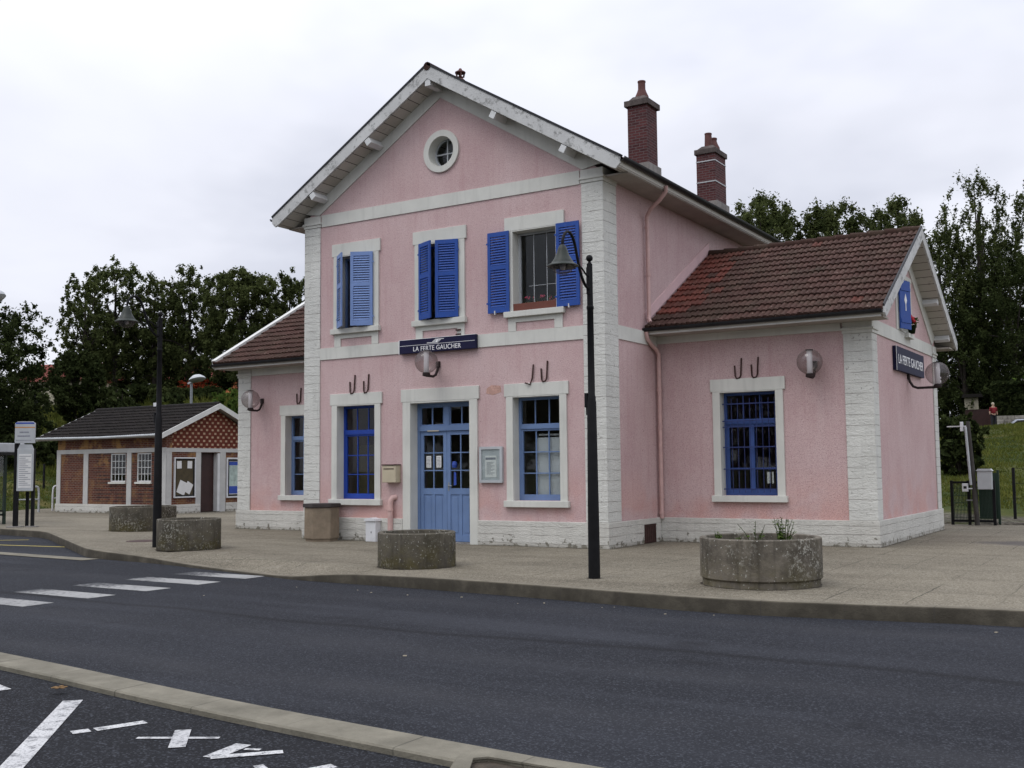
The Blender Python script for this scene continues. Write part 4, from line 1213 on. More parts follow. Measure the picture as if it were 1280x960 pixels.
# ------------------------------------------------------------------ things on the station
# front sign
sg = thing('station_sign', 'long navy sign with white lettering above the entrance door', 'sign', (4.14, -.075, 4.545), group='station name signs')
m = MB(); m.box(-1.08, 1.08, -.045, .045, -.158, .158, .006); m.build('board', M['navy'], sg)
m = MB(); m.box(-1.10, -1.081, -.05, .045, -.165, .165); m.box(-1.081, 1.081, -.047, .03, .159, .168); m.box(-1.06, 1.06, -.049, -.0455, .018, .026); m.build('edge_trim', M['white_letter'], sg)
me = text_mesh('LA FERTE GAUCHER', .155, .003, .93); me.transform(Matrix.Translation((0.0, -.049, -.072)) @ Matrix.Rotation(R(90), 4, 'X')); link('lettering', me, M['white_letter'], sg)
m = MB()
for k in range(4):
    z = .045 + k * .024; x0 = -.16 + k * .035
    m.prism([(x0 - (.12 if k == 0 else 0), z), (x0 + .20 + (.05 if k == 3 else 0), z), (x0 + .215 + (.06 if k == 3 else 0), z + .014), (x0 + .012 - (.12 if k == 0 else 0), z + .014)], 'y', -.049, -.046)
m.prism([(-.03, .045), (.01, .045), (.05, .131), (.01, .131)], 'y', -.0495, -.0465)
m.build('emblem', M['white_letter'], sg)
sg2 = thing('station_sign', 'square navy name sign on the gable end wall beside a globe lamp', 'sign', (XE + .05, 6.04, 4.05), group='station name signs')
m = MB(); m.box(-.045, .04, -1.48, 1.48, -.27, .27, .006); m.build('board', M['navy'], sg2)
m = MB(); m.box(.038, .042, -1.50, -1.481, -.28, .28); m.build('edge_trim', M['white_letter'], sg2)
me = text_mesh('LA FERTE GAUCHER', .30, .003, .94); me.transform(Matrix.Translation((.044, 0, -.02)) @ Matrix.Rotation(R(90), 4, 'Z') @ Matrix.Rotation(R(90), 4, 'X')); link('lettering', me, M['white_letter'], sg2)

# globe lamps: bracket grows out of the wall, the globe stands on its end
def globe_lamp(loc, dirv, label, reach=.55, side=0.0, r=.265):
    t = thing('wall_lamp', label, 'lamp', loc, group='smoked globe wall lamps')
    d = Vector(dirv).normalized(); s_ = Vector((-d.y, d.x, 0)) * side
    e = d * reach + s_
    m = MB(); m.tube([d * .015 + Vector((0, 0, .32)), d * .05 + s_ * .1 + Vector((0, 0, .16)), d * .12 + s_ * .25 + Vector((0, 0, .04)), d * .22 + s_ * .4, e], .03, 8)
    m.box(-.05, .05, -.05, .05, .22, .36) if abs(d.y) > .5 else m.box(-.0, .05, -.05, .05, .22, .36)
    m.lathe([(.03, -.02), (.09, .0), (.09, .05), (.075, .07)], (e.x, e.y, 0), 14)
    m.build('bracket', M['dark_rust'], t, 45)
    c = (e.x, e.y, .07 + r * .93)
    m = MB(); prof = [(max(.07, r * math.sin(a)), -r * math.cos(a)) for a in [R(22) + (R(158) - R(22)) * k / 14 for k in range(15)]]
    m.lathe(prof, c, 28); m.build('globe', M['globe'], t, 80)
    m = MB(); m.lathe([(.0, .012), (.085, .012), (.085, -.005), (.0, -.005)], (c[0], c[1], c[2] + r * .93), 16); m.build('cap', M['iron'], t)
    m = MB(); m.lathe([(0, .0), (.06, 0), (.06, r * .85), (.058, r * .86), (.058, r * 1.8), (0, r * 1.8)], (e.x, e.y, .075), 16); m.build('lamp_cylinder', M['white_paint'], t, 40)
    return t
globe_lamp((4.11, 0, 3.80), (0, -1, 0), 'smoked globe wall lamp hanging under the long front sign', .48, 0)
globe_lamp((12.05, D, 3.53), (0, -1, 0), 'smoked globe wall lamp above right of the barred window', .40, 0)
globe_lamp((-4.13, D, 3.42), (0, -1, 0), 'smoked globe wall lamp on the left wing by the white corner', .48, 0)
globe_lamp((XE, 6.02, 3.45), (1, 0, 0), 'smoked globe wall lamp standing out below the gable end sign', .66, 0)

# notice case, letter box, white utility box, bin
t = thing('notice_case', 'grey glazed notice case with a white timetable between door and right window', 'notice case', (5.56, 0, 1.77))
m = MB(); m.plate(rect(-.30, .30, -.40, .40), [rect(-.24, .24, -.345, .34)], 'y', -.075, -.002); m.build('frame', M['pale_grey'], t)
m = MB(); m.box(-.24, .24, -.055, -.02, -.345, .34); m.build('backing', M['pale_grey'], t)
m = MB(); m.box(-.15, .15, -.059, -.0555, -.28, .20); m.build('timetable', M['paper'], t)
m = MB(); m.box(-.14, .13, -.061, -.0595, .11, .16)
for k in range(11): m.box(-.11, .10 - .05 * (k % 3), -.061, -.0595, .05 - k * .026, .058 - k * .026)
m.build('print', M['print'], t)
m = MB(); m.box(-.24, .24, -.070, -.067, -.345, .34); m.build('pane', M['glass'], t)
t = thing('letter_box', 'beige metal letter box fixed to the pink wall left of the door', 'letter box', (2.80, 0, 1.58))
m = MB(); m.box(-.2, .2, -.20, -.002, -.20, .20, .012); m.build('body', M['beige_metal'], t)
m = MB(); m.box(-.21, .21, -.215, -.002, .201, .225); m.box(-.15, .15, -.206, -.2005, .11, .13); m.build('slot', M['rust'], t)
t = thing('utility_box', 'small white utility box standing against the plinth below the left window', 'utility box', (2.30, -.16, 0))
m = MB(); m.box(-.15, .15, -.10, .10, 0, .48, .01); m.build('body', M['white_paint'], t)
m = MB(); m.prism([(-.18, .481), (.18, .481), (.16, .53), (0, .56), (-.16, .53)], 'y', -.13, .10); m.build('lid', M['white_paint'], t)
m = MB(); m.box(.015, .03, -.106, -.1005, .2, .24); m.build('lock', M['iron'], t)
t = thing('litter_bin', 'hexagonal pebbled concrete litter bin with dark lid at the corner of the facade', 'bin', (1.02, -.52, 0), R(12))
hx = lambda r: [(r * math.cos(PI / 3 * k + PI / 6), r * math.sin(PI / 3 * k + PI / 6)) for k in range(6)]
m = MB(); m.prism(hx(.415), 'z', .06, .80, .012); m.prism(hx(.38), 'z', 0, .06); m.build('body', M['bin_stone'], t)
m = MB(); m.prism(hx(.455), 'z', .801, .89, .012); m.build('lid', M['bin_lid'], t)

# planters
def planter(loc, r, h, label, mat, base=False, rz=0):
    t = thing('planter', label, 'planter', loc, rz, 'round concrete planters')
    m = MB(); w = .085
    prof = [(r - .03, 0), (r - .03, .09), (r - .012, .10), (r, .115), (r, h - .015), (r - .012, h), (r - w + .01, h), (r - w, h - .012), (r - w, h - .22)] if base else \
           [(r - .01, 0), (r, .015), (r, h - .015), (r - .012, h), (r - w + .01, h), (r - w, h - .012), (r - w, h - .22)]
    m.lathe(prof, (0, 0, 0), 64); m.build('tub', mat, t, 35)
    m = MB(); rr = r - w - .002; n = 40; c = m.v((0, 0, h - .10)); ring = []
    rings = [[m.v((rr * f * math.cos(2 * PI * k / n), rr * f * math.sin(2 * PI * k / n), h - .11 + random.uniform(-.025, .03))) for k in range(n)] for f in (.33, .66, 1)]
    for k in range(n):
        m.face([c, rings[0][k], rings[0][(k + 1) % n]])
        for a, b in ((0, 1), (1, 2)): m.face([rings[a][k], rings[b][k], rings[b][(k + 1) % n], rings[a][(k + 1) % n]])
    m.build('soil', M['soil'], t, 60)
    return t
planter((13.36, -4.93, 0), .86, .675, 'largest round planter, grey concrete with weeds growing in it, right of the lamp post', M['planter'], True, R(40))
planter((7.13, -4.86, 0), .68, .60, 'dark mossy round planter standing in front of the blue door', M['planter_mossy'], False, R(100))
planter((.05, -3.72, 0), .68, .66, 'mossy round planter beside the foot of the left lamp post', M['planter_mossy'], False, R(200))
planter((-7.2, .95, 0), .93, .69, 'wide mossy round planter in front of the brick outbuilding', M['planter_mossy'], False, R(310))

def weed(loc, n, hmax, spread, label, seed, group='weeds in the big planter', flower=0):
    rnd = random.Random(seed)
    t = thing('weed', label, 'weed', loc, group=group)
    s_, lf = MB(), MB()
    for i in range(n):
        a = rnd.uniform(0, 2 * PI); h = hmax * rnd.uniform(.35, 1); r0 = rnd.uniform(0, spread * .6); r1 = r0 + rnd.uniform(0, spread)
        p0 = Vector((r0 * math.cos(a), r0 * math.sin(a), 0)); p1 = Vector((r1 * math.cos(a), r1 * math.sin(a), h))
        pm = (p0 + p1) / 2 + Vector((0, 0, h * .1)); s_.tube([p0, pm, p1], [.006, .005, .003], 5)
        for k in range(rnd.randint(5, 10)):
            f = rnd.uniform(.1, 1); q = p0.lerp(p1, f); b = rnd.uniform(0, 2 * PI); d = Vector((math.cos(b), math.sin(b), rnd.uniform(-.1, .6))).normalized()
            sd = d.orthogonal().normalized(); l_ = rnd.uniform(.03, .07) * (1.2 - .6 * f)
            lf.quad([q, q + d * l_ * .5 + sd * l_ * .22, q + d * l_, q + d * l_ * .5 - sd * l_ * .22])
    s_.build('stem', M['leaf_bright'], t); o = lf.build('foliage', M['leaf_bright'], t)
    at = o.data.attributes.new('tint', 'FLOAT', 'FACE'); at.data.foreach_set('value', [rnd.random() for _ in o.data.polygons])
    if flower:
        f = MB()
        for k in range(flower):
            a = rnd.uniform(0, 2 * PI); q = Vector((rnd.uniform(.2, 1) * spread * math.cos(a), rnd.uniform(.2, 1) * spread * math.sin(a), hmax * rnd.uniform(.6, 1)))
            f.ball(q, .03, 5)
        f.build('blossom', M['petal'], t)
    return t
weed((13.70, -4.93, .56), 20, .40, .13, 'tall leafy weed tuft on the right side of the largest planter', 1)
weed((13.34, -5.11, .56), 4, .36, .22, 'thin straggly weed in the middle of the largest planter', 2)
weed((12.86, -5.26, .56), 8, .20, .12, 'low green weed at the left rim of the largest planter', 3)
weed((13.19, -5.26, .56), 7, .12, .16, 'short flat weed near the front rim of the largest planter', 4)

# flowers
def flowers(loc, w, label, seed, pet, hanging=False):
    rnd = random.Random(seed)
    t = thing('flower_box' if not hanging else 'flower_pot', label, 'flower pot', loc)
    m = MB()
    if hanging: m.lathe([(0, 0), (.07, 0), (.10, .17), (.11, .17), (.11, .19), (0, .18)], (0, 0, 0), 14)
    else: m.box(-w / 2, w / 2, -.06, .06, 0, .12, .008)
    m.build('pot', M['brown_wood'] if not hanging else M['leaf_dark'], t)
    lf, f = MB(), MB()
    for k in range(150 if not hanging else 90):
        q = Vector((rnd.uniform(-w / 2, w / 2), rnd.uniform(-.07, .07), .14 + rnd.random() ** 1.3 * .2)); d = Vector((rnd.uniform(-1, 1), rnd.uniform(-1, 1), rnd.uniform(-.5, 1))).normalized(); sd = d.orthogonal().normalized()
        l_ = rnd.uniform(.04, .075); lf.quad([q, q + d * l_ * .5 + sd * l_ * .4, q + d * l_, q + d * l_ * .5 - sd * l_ * .4])
    for k in range(int(w * 14) + (10 if hanging else 0)):
        q = Vector((rnd.uniform(-w / 2, w / 2), rnd.uniform(-.09, .05), .22 + rnd.random() * .16))
        for j in range(5): f.ball(q + Vector((rnd.uniform(-.025, .025), rnd.uniform(-.025, .025), rnd.uniform(-.02, .02) + (.06 if hanging else 0))), .034 if hanging else .018, 4)
    o = lf.build('foliage', M['leaf_bright'], t); at = o.data.attributes.new('tint', 'FLOAT', 'FACE'); at.data.foreach_set('value', [rnd.random() * .6 for _ in o.data.polygons])
    f.build('blossom', pet, t)
flowers((6.72, .40, 5.14), .95, 'row of red geraniums in the open upper window', 5, M['petal_pink'])
ft = flowers((XE + .14, 6.02, 4.725), .24, 'small pot of red flowers on the wing gable window sill', 6, M['petal'], True)

# ------------------------------------------------------------------ street lamps
def street_lamp(loc, label):
    t = thing('street_lamp', label, 'street lamp', loc, group='black swan neck street lamps')
    m = MB()
    m.lathe([(.0, 0), (.092, 0), (.088, .9), (.072, 2.7), (.066, 2.72), (.066, 2.78), (.056, 2.80), (.050, 4.14), (.058, 4.15), (.058, 4.19), (.048, 4.20), (.046, 4.86), (.03, 4.87), (.02, 4.9), (.0, 4.9)], (0, 0, 0), 20)
    m.ball((0, 0, 4.95), .055, 10)
    m.build('post', M['iron'], t, 40)
    m = MB()
    pts = [(0, -.03, 4.46), (0, -.16, 4.50), (0, -.30, 4.66), (0, -.40, 4.90), (0, -.47, 5.10), (0, -.56, 5.22), (0, -.68, 5.26), (0, -.79, 5.20), (0, -.85, 5.10), (0, -.86, 4.99)]
    P = chaikin([tuple(p) for p in pts], 2); m.tube(P, .023, 10)
    m.tube(chaikin([(0, -.03, 4.66), (0, -.12, 4.67), (0, -.22, 4.74), (0, -.325, 4.78)], 2), .014, 8)
    m.box(-.03, .03, -.06, -.035, 4.38, 4.80)
    m.build('arm', M['iron'], t, 60)
    m = MB(); m.box(-.10, -.05, -.055, .055, 2.62, 2.84, .008); m.box(-.085, -.05, -.03, .03, 2.5, 2.62); m.build('control_box', M['iron'], t)
    m = MB(); c = (0, -.86, 0)
    m.lathe([(.0, 5.02), (.035, 5.015), (.055, 4.99), (.075, 4.94), (.10, 4.86), (.14, 4.79), (.165, 4.755), (.17, 4.74), (.235, 4.70), (.238, 4.69), (.225, 4.685), (.15, 4.72), (.1, 4.80)], c, 28)
    m.build('lamp_shade', M['lamp_green'], t, 40)
    m = MB(); m.lathe([(.17, 4.70), (.155, 4.645), (.12, 4.60), (.07, 4.575), (0, 4.565)], c, 24); m.build('lamp_glass', M['globe'], t, 60)
    m = MB(); m.lathe([(0, 4.76), (.04, 4.74), (.045, 4.68), (.03, 4.64), (0, 4.63)], c, 12); m.build('bulb', M['white_paint'], t, 60)
    return t
l1 = street_lamp((10.87, -5.33, 0), 'tall black street lamp standing in front of the right white corner of the station')
dup(l1, (-1.05, -3.67, 0), 0, 'black street lamp beside a mossy planter in front of the left trees', scale=(1.065,) * 3)
# plain lamp behind the outbuilding
t = thing('street_lamp', 'thin grey street lamp with a pale dish head behind the brick outbuilding', 'street lamp', (-21.4, 15.2, hterrain(-21.4, 15.2)))
m = MB(); m.lathe([(0, -.3), (.085, 0), (.06, 6.0), (0, 6.0)], (0, 0, 0), 12); m.build('post', M['grey_metal'], t, 40)
m = MB(); m.T = Matrix.Translation((.25, 0, 6.0)) @ Matrix.Rotation(R(-15), 4, 'Y'); m.lathe([(.0, .22), (.2, .2), (.36, .08), (.4, 0), (.3, -.06), (0, -.06)], (0.15, 0, 0), 18); m.box(-.45, .1, -.08, .08, -.06, .03, .01); m.build('lamp_head', M['pale_grey'], t, 50)

d_ = fwd + r2 * ((-21 - 640) / F); d_ = Vector((d_.x, d_.y)).normalized(); lx, ly = cam_p.x + d_.x * 45, cam_p.y + d_.y * 45
zz_ = cam_p.z + (591 - 372) / F * 45 * .91
dup(t, (lx, ly, 0), R(20), 'pale dish head of a street lamp peeping in at the left edge', scale=(1, 1, zz_ / 6.1))
# ------------------------------------------------------------------ brick outbuilding
OX0, OX1, OY0, OY1 = -22.45, -15.6, 8.85, 13.8; OC = (OY0 + OY1) / 2
ob = thing('brick_outbuilding', 'low red brick outbuilding with white posts and dark tiled roof left of the station', 'building', (OX0, OY0, 0))
def O(m):  # build in world coordinates, store relative to the building's corner
    m.T = Matrix.Translation((-OX0, -OY0, 0)); return m
m = O(MB())
m.plate(rect(OX0, OX1, .36, 3.2), [rect(-18.98, -18.02, 1.28, 2.44), rect(-17.34, -16.46, 1.28, 2.44)], 'y', OY0, OY0 + .3)
m.plate([(OY0 + .3, .36), (10.62, .36), (10.62, 0), (11.66, 0), (11.66, .36), (OY1, .36), (OY1, 2.5), (OY0 + .3, 2.5)], [], 'x', OX1 - .3, OX1) if False else None
m.plate([(OY0 + .3, .36), (10.62, .36), (10.62, 2.44), (11.66, 2.44), (11.66, .36), (OY1, .36), (OY1, 2.5), (OY0 + .3, 2.5)], [], 'x', OX1 - .3, OX1)
m.box(OX0, OX1 - .3, OY1 - .3, OY1, 0, 3.2); m.box(OX0, OX0 + .3, OY0 + .3, OY1 - .3, 0, 3.2)
m.build('wall', M['brick'], ob)
m = O(MB()); m.prism([(OY0 + .3, 2.6), (OY1, 2.6), (OY1, 3.1), (OC, 4.28), (OY0 + .3, 3.2)], 'x', OX1 - .3, OX1 - .002); m.build('gable', M['lattice'], ob)
m = O(MB()); m.box(OX0 - .06, OX1 + .06, OY0 - .06, OY0 - .001, -.03, .36, .01); m.box(OX1 + .001, OX1 + .06, OY0, 10.58, -.03, .36, .01); m.box(OX1 + .001, OX1 + .06, 11.98, OY1, -.03, .36, .01); m.build('plinth', M['plinth'], ob)
m = O(MB())
for a, b in ((-22.48, -22.22), (-20.68, -20.38), (-17.92, -17.64), (-15.86, -15.57)):
    m.box(a, b, OY0 - .03, OY0 - .001, .365, 2.46)
for a, b in ((8.86, 9.12), (10.36, 10.62), (11.66, 11.96)): m.box(OX1 + .001, OX1 + .03, a, b, .0 if a > 10 else .365, 2.46)
m.box(-22.48, -15.57, OY0 - .035, OY0 - .001, 2.462, 2.64); m.box(OX1 + .001, OX1 + .035, OY0 + .001, OY1, 2.462, 2.62)
m.build('timber_frame', M['grey_white'], ob)
for x0, x1 in ((-18.98, -18.02), (-17.34, -16.46)):
    m = O(MB()); y = OY0 + .03; frame(m, x0, x1, 1.28, 2.44, y, .05, .05); bars(m, x0 + .05, x1 - .05, 1.33, 2.39, y + .005, 4, 4, .02, .03)
    w_ = m.build('window', M['white_wood'], ob)
    m = O(MB()); m.box(x0 + .04, x1 - .04, y + .02, y + .025, 1.31, 2.41); m.build('pane', M['glass'], w_)
    m = O(MB()); m.box(x0 - .05, x1 + .05, OY0 - .07, OY0 + .02, 1.20, 1.279); m.build('sill', M['trim'], w_)
# half open dark door in the gable wall
m = O(MB()); m.obox((OX1 - .42, 10.70, 1.22), ((math.cos(R(20)), -math.sin(R(20)) * -.0, 0), (0, 1, 0), (0, 0, 1)), (.36, .025, 1.2)); m.box(OX1 - .25, OX1 - .2, 10.80, 11.50, .02, 2.42)
m.build('door', M['maroon'], ob)
m = O(MB()); m.box(OX1 - .29, OX1 + .02, 11.52, 11.655, .02, 2.42); m.build('door_jamb', M['white_wood'], ob)
m = O(MB())
OS = .44; RZ = 4.43
oz = lambda y: RZ - OS * abs(y - OC)
m.prism([(OC - 2.95, oz(OC - 2.95)), (OC, RZ), (OC + 2.95, oz(OC + 2.95)), (OC + 2.95, oz(OC + 2.95) - .10), (OC, RZ - .10), (OC - 2.95, oz(OC - 2.95) - .10)], 'x', OX0 - .75, OX1 + .32)
rf = m.build('roof', M['eave'], ob)
for sgn in (-1, 1):
    n = Vector((0, sgn * OS, 1)).normalized(); upv = Vector((0, -sgn, OS)).normalized()
    me = tile_mesh((OX0 - .75, OC + sgn * 2.95, oz(OC + 2.95)), (1, 0, 0), upv, OX1 - OX0 + 1.07, 2.95 * math.sqrt(1 + OS * OS), n, tw=.25, rh=.36, per=4, seed=40 + sgn)
    me.transform(Matrix.Translation((-OX0, -OY0, 0))); link('tile_covering', me, M['dark_tiles'], rf)
m = O(MB()); m.tube([(OX0 - .75, OC, RZ + .03), (OX1 + .32, OC, RZ + .03)], .10, 8); m.build('ridge_tile', M['dark_tiles'], rf)
for sgn in (-1, 1):
    m = O(MB()); m.prism([(OC, RZ + .06), (OC + sgn * 2.97, oz(OC + 2.97) + .06), (OC + sgn * 2.97, oz(OC + 2.97) - .14), (OC, RZ - .16)], 'x', OX1 + .32, OX1 + .36); m.build('bargeboard', M['fascia'], rf)
m = O(MB()); m.prism([(OC, RZ + .06), (OC - 2.97, oz(OC + 2.97) + .06), (OC - 2.97, oz(OC + 2.97) - .10), (OC, RZ - .12)], 'x', OX0 - .79, OX0 - .75); m.build('bargeboard', M['fascia'], rf)
m = O(MB()); ye = OC - 2.95
m.tube([(OX0 - .75, ye - .06, oz(ye) + .0), (-19, ye - .06, oz(ye) - .04), (OX1 + .3, ye - .06, oz(ye))], .05, 8); m.build('gutter', M['pale_grey'], rf, 50)
m = O(MB()); m.box(-19.3, -19.12, OC - .08, OC + .08, RZ + .05, RZ + .24); m.build('vent', M['white_paint'], rf)
# display cases on the outbuilding gable
t = thing('display_case', 'dark framed display case with white papers on the brick gable wall', 'display case', (OX1 + .04, 9.78, 1.45), group='display cases on the outbuilding')
m = MB(); m.plate(rect(-.55, .55, -.82, .80), [rect(-.50, .50, -.77, .75)], 'x', -.035, .03); m.build('frame', M['white_paint'], t)
m = MB(); m.box(-.034, -.02, -.50, .50, -.77, .75); m.build('backing', M['cork'], t)
m = MB(); m.plate(rect(-.5, .5, -.77, .75), [rect(-.44, .44, -.71, .69)], 'x', -.018, .0); m.build('inner_frame', M['black'], t)
for cy, cz, a, w_, h_ in ((-.28, .5, 2, .12, .15), (.26, .5, -2, .12, .15), (-.12, -.42, -22, .21, .26), (.20, -.43, -28, .17, .22)):
    m = MB(); m.T = Matrix.Translation((-.016 + (.004 if a == -28 else 0), cy, cz)) @ Matrix.Rotation(R(a), 4, 'X'); m.box(-.001, .001, -w_, w_, -h_, h_); m.build('paper_sheet', M['paper'], t)
t = thing('display_case', 'blue and white poster map in a frame next to the outbuilding door', 'display case', (OX1 + .04, 12.58, 1.42), group='display cases on the outbuilding')
m = MB(); m.plate(rect(-.58, .58, -.86, .82), [rect(-.52, .52, -.80, .76)], 'x', -.035, .03); m.build('frame', M['white_paint'], t)
m = MB(); m.plate(rect(-.52, .52, -.80, .76), [rect(-.44, .44, -.72, .68)], 'x', -.03, .01); m.build('inner_frame', M['black'], t)
m = MB(); m.box(-.034, -.02, -.44, .44, -.72, .68); m.build('poster_border', M['paper'], t)
for a_, b_ in ((.50, .65), (-.69, -.38)):
    m = MB(); m.box(-.019, -.015, -.41, .41, a_, b_); m.build('poster_band', M['poster_blue'], t)
m = MB(); m.box(-.019, -.0155, -.41, .41, -.37, .49); m.build('poster_map', M['poster_map'], t)

# ------------------------------------------------------------------ bus stop
# across-view axes at the stop: panel faces the camera-ish street side
t = thing('bus_stop_sign', 'white bus stop panel with orange line above a grey timetable frame', 'bus stop', (-12.28, .55, 0), R(38))
m = MB(); m.box(-.33, -.20, -.06, .06, 0, 3.2); m.build('post', M['iron'], t)
m = MB(); m.box(.20, .29, -.05, .05, 0, 2.45); m.box(-.04, .05, .2, .26, 0, 1.1); m.build('post', M['iron'], t)
m = MB(); m.prism([(-.30, 2.62), (.30, 2.62), (.30, 3.24), (.22, 3.30), (-.22, 3.30), (-.30, 3.24)], 'y', -.14, -.065); m.build('panel', M['pale_grey'], t)
m = MB(); m.box(-.30, .30, -.143, -.1405, 3.10, 3.13); m.build('orange_line', simple('orange_line', (.5, .22, .04), .6), t)
m = MB(); m.box(-.28, .28, -.143, -.1405, 3.22, 3.27); m.build('blue_line', M['poster_blue'], t)
m = MB(); m.box(-.16, .12, -.143, -.1405, 2.94, 2.98); m.box(-.22, .16, -.143, -.1405, 2.82, 2.86); m.box(-.27, .2, -.143, -.1405, 2.70, 2.715); m.build('print', M['print'], t)
m = MB(); m.box(-.22, .27, -.13, -.055, 1.12, 2.45, .02); m.prism([(-.2, 2.451), (.25, 2.451), (.2, 2.58), (-.15, 2.58)], 'y', -.12, -.06); m.build('timetable_frame', M['pale_grey'], t)
m = MB(); m.box(-.17, .22, -.135, -.131, 1.22, 2.28); m.build('timetable', M['paper'], t)
m = MB()
for k in range(16): m.box(-.15, .20 - .08 * (k % 3), -.138, -.1355, 1.30 + k * .06, 1.318 + k * .06)
m.build('print', M['print'], t)
m = MB(); m.lathe([(0, 0), (.26, 0), (.26, .03), (0, .03)], (-.28, 0, 0), 16); m.lathe([(0, 0), (.2, 0), (.2, .03), (0, .03)], (.24, 0, 0), 16); m.build('base_plate', M['cement'], t)
t = thing('bus_shelter', 'glass bus shelter with white canopy cut off by the left edge', 'bus shelter', (-14.75, .75, 0), R(3))
m = MB(); m.box(-3.2, .95, -.75, .75, 2.36, 2.66, .03); m.build('canopy', M['pale_grey'], t)
m = MB(); m.box(-3.21, .96, -.76, .76, 2.28, 2.355); m.build('canopy_band', M['black'], t)
me = text_mesh('FERTE G', .20, .003); me.transform(Matrix.Translation((.45, -.755, 2.50)) @ Matrix.Rotation(R(90), 4, 'X')); link('lettering', me, M['pale_grey'], t)
m = MB()
for x in (-3.1, .1): m.box(x - .04, x + .04, .62, .70, 0, 2.28)
m.box(-3.14, .14, .62, .70, .28, .34); m.build('frame', M['green_metal'], t)
m = MB(); m.box(-3.05, .06, .65, .66, .35, 2.27); m.box(.09, .10, -.4, .6, .35, 2.27); m.build('glass_panel', M['glass'], t)
m = MB(); m.box(-2.6, .25, .1, .5, .42, .47); m.box(-2.3, -2.24, .2, .4, 0, .42); m.box(.02, .08, .2, .4, 0, .42); m.build('bench', M['black'], t)

# hoop barriers and thin posts by the lawn
def hoop(loc, rz, label, mat):
    t = thing('hoop_barrier', label, 'barrier', loc, rz, group='pale hoop barriers by the lawn')
    m = MB(); m.tube(chaikin([(-.5, 0, 0), (-.5, 0, .95), (-.42, 0, 1.12), (.42, 0, 1.12), (.5, 0, .95), (.5, 0, 0)], 2), .045, 8); m.build('hoop', mat, t, 60)
    m = MB(); m.tube([(-.5, 0, .55), (.5, 0, .55)], .03, 8); m.build('crossbar', mat, t, 60)
hoop((-23.3, 8.0, 0), R(75), 'pale green hoop barrier right beside the bus stop posts', M['pale_grey'])
hoop((-24.0, 10.3, 0), R(75), 'pale hoop barrier close to the left corner of the brick outbuilding', M['white_paint'])
def fence_at(name, pts, h, label, wires=4, mat=None):
    mat = mat or M['iron']
    t = thing(name, label, 'fence', (pts[0][0], pts[0][1], 0))
    o = Vector((pts[0][0], pts[0][1], 0)); tops = []
    for x, y in pts:
        z = max(hterrain(x, y), 0 if y < 13 and x > -25 else -9)
        m = MB(); p = Vector((x, y, z)) - o; m.box(p.x - .04, p.x + .04, p.y - .04, p.y + .04, p.z - .2, p.z + h); m.build('post', mat, t); tops.append(p)
    m = MB()
    for k in range(wires):
        for a, b in zip(tops, tops[1:]):
            f = .12 + .86 * k / (wires - 1); m.bar(a + Vector((0, 0, h * f)), b + Vector((0, 0, h * f)), .012, .012)
    m.build('wire', mat, t)
fence_at('wire_fence', [(-26.5, 7.2), (-27.6, 9.2), (-28.8, 11.2), (-30, 13.4)], 1.25, 'thin dark wire fence in front of the left lawn')
fence_at('wire_fence', [(14.2, 15.6), (17.5, 15.2), (21, 14.8), (25, 14.6)], 1.55, 'dark wire fence on the gravel strip right of the gate')
# gate, pole and cabinets right of the station
t = thing('metal_gate', 'dark green metal gate panels beside the wooden pole behind the gable end', 'gate', (13.05, 11.9, 0))
m = MB(); 
for x in (.02, .46, 1.1): m.box(x - .035, x + .035, -.035, .035, 0, 1.22)
m.box(.02, 1.1, -.025, .025, 1.14, 1.2); m.box(.02, 1.1, -.025, .025, .08, .14); m.build('frame', M['iron'], t)
for a_, b_ in ((.055, .425), (.495, 1.065)):
    m = MB(); k_ = int((b_ - a_) / .034)
    for k in range(k_): xx = a_ + (k + .5) * (b_ - a_) / k_; m.box(xx - .008, xx + .008, -.008, .008, .14, 1.14)
    for k in range(5): m.box(a_, b_, -.006, .006, .2 + k * .2, .215 + k * .2)
    m.build('panel', M['green_metal'], t)
m = MB(); m.box(.40, .62, -.06, -.03, .66, .70); m.build('handle', M['grey_metal'], t)
m = MB(); m.box(.66, 1.12, .5, .54, .15, 1.42); m.box(1.12, 1.18, .48, .55, 0, 1.5); m.build('side_panel', M['green_metal'], t)
t = thing('utility_pole', 'leaning wooden pole with grey conduit and a pale meter box', 'pole', (13.72, 11.78, 0))
m = MB(); m.tube([(0, 0, -.05), (-.05, 0, 1.2), (-.14, 0, 2.85)], [.068, .062, .05], 10); m.build('post', M['old_wood'], t, 50)
m = MB(); m.tube([(-.11, -.10, 1.1), (-.19, -.09, 2.7)], .035, 8); m.build('conduit', M['pale_grey'], t, 50)
m = MB(); m.box(.06, .42, -.12, .10, .98, 1.48, .012); m.prism([(.03, 1.482), (.45, 1.482), (.40, 1.54), (.08, 1.54)], 'y', -.15, .12); m.build('meter_box', M['pale_grey'], t)
m = MB(); m.box(-.34, -.19, -.12, .0, .92, 1.14, .01); m.bar((-.2, -.05, 1.0), (-.03, -.02, 1.0), .03, .03); m.build('switch_box', M['white_paint'], t)
m = MB(); m.box(-.30, -.22, -.125, -.121, 1.0, 1.07); m.build('switch', M['black'], t)
m = MB(); m.bar((-.16, 0, 2.72), (-.70, .1, 2.72), .03, .03); m.box(-.34, -.26, -.04, .04, 2.58, 2.84, .01); m.build('sensor', M['white_paint'], t)

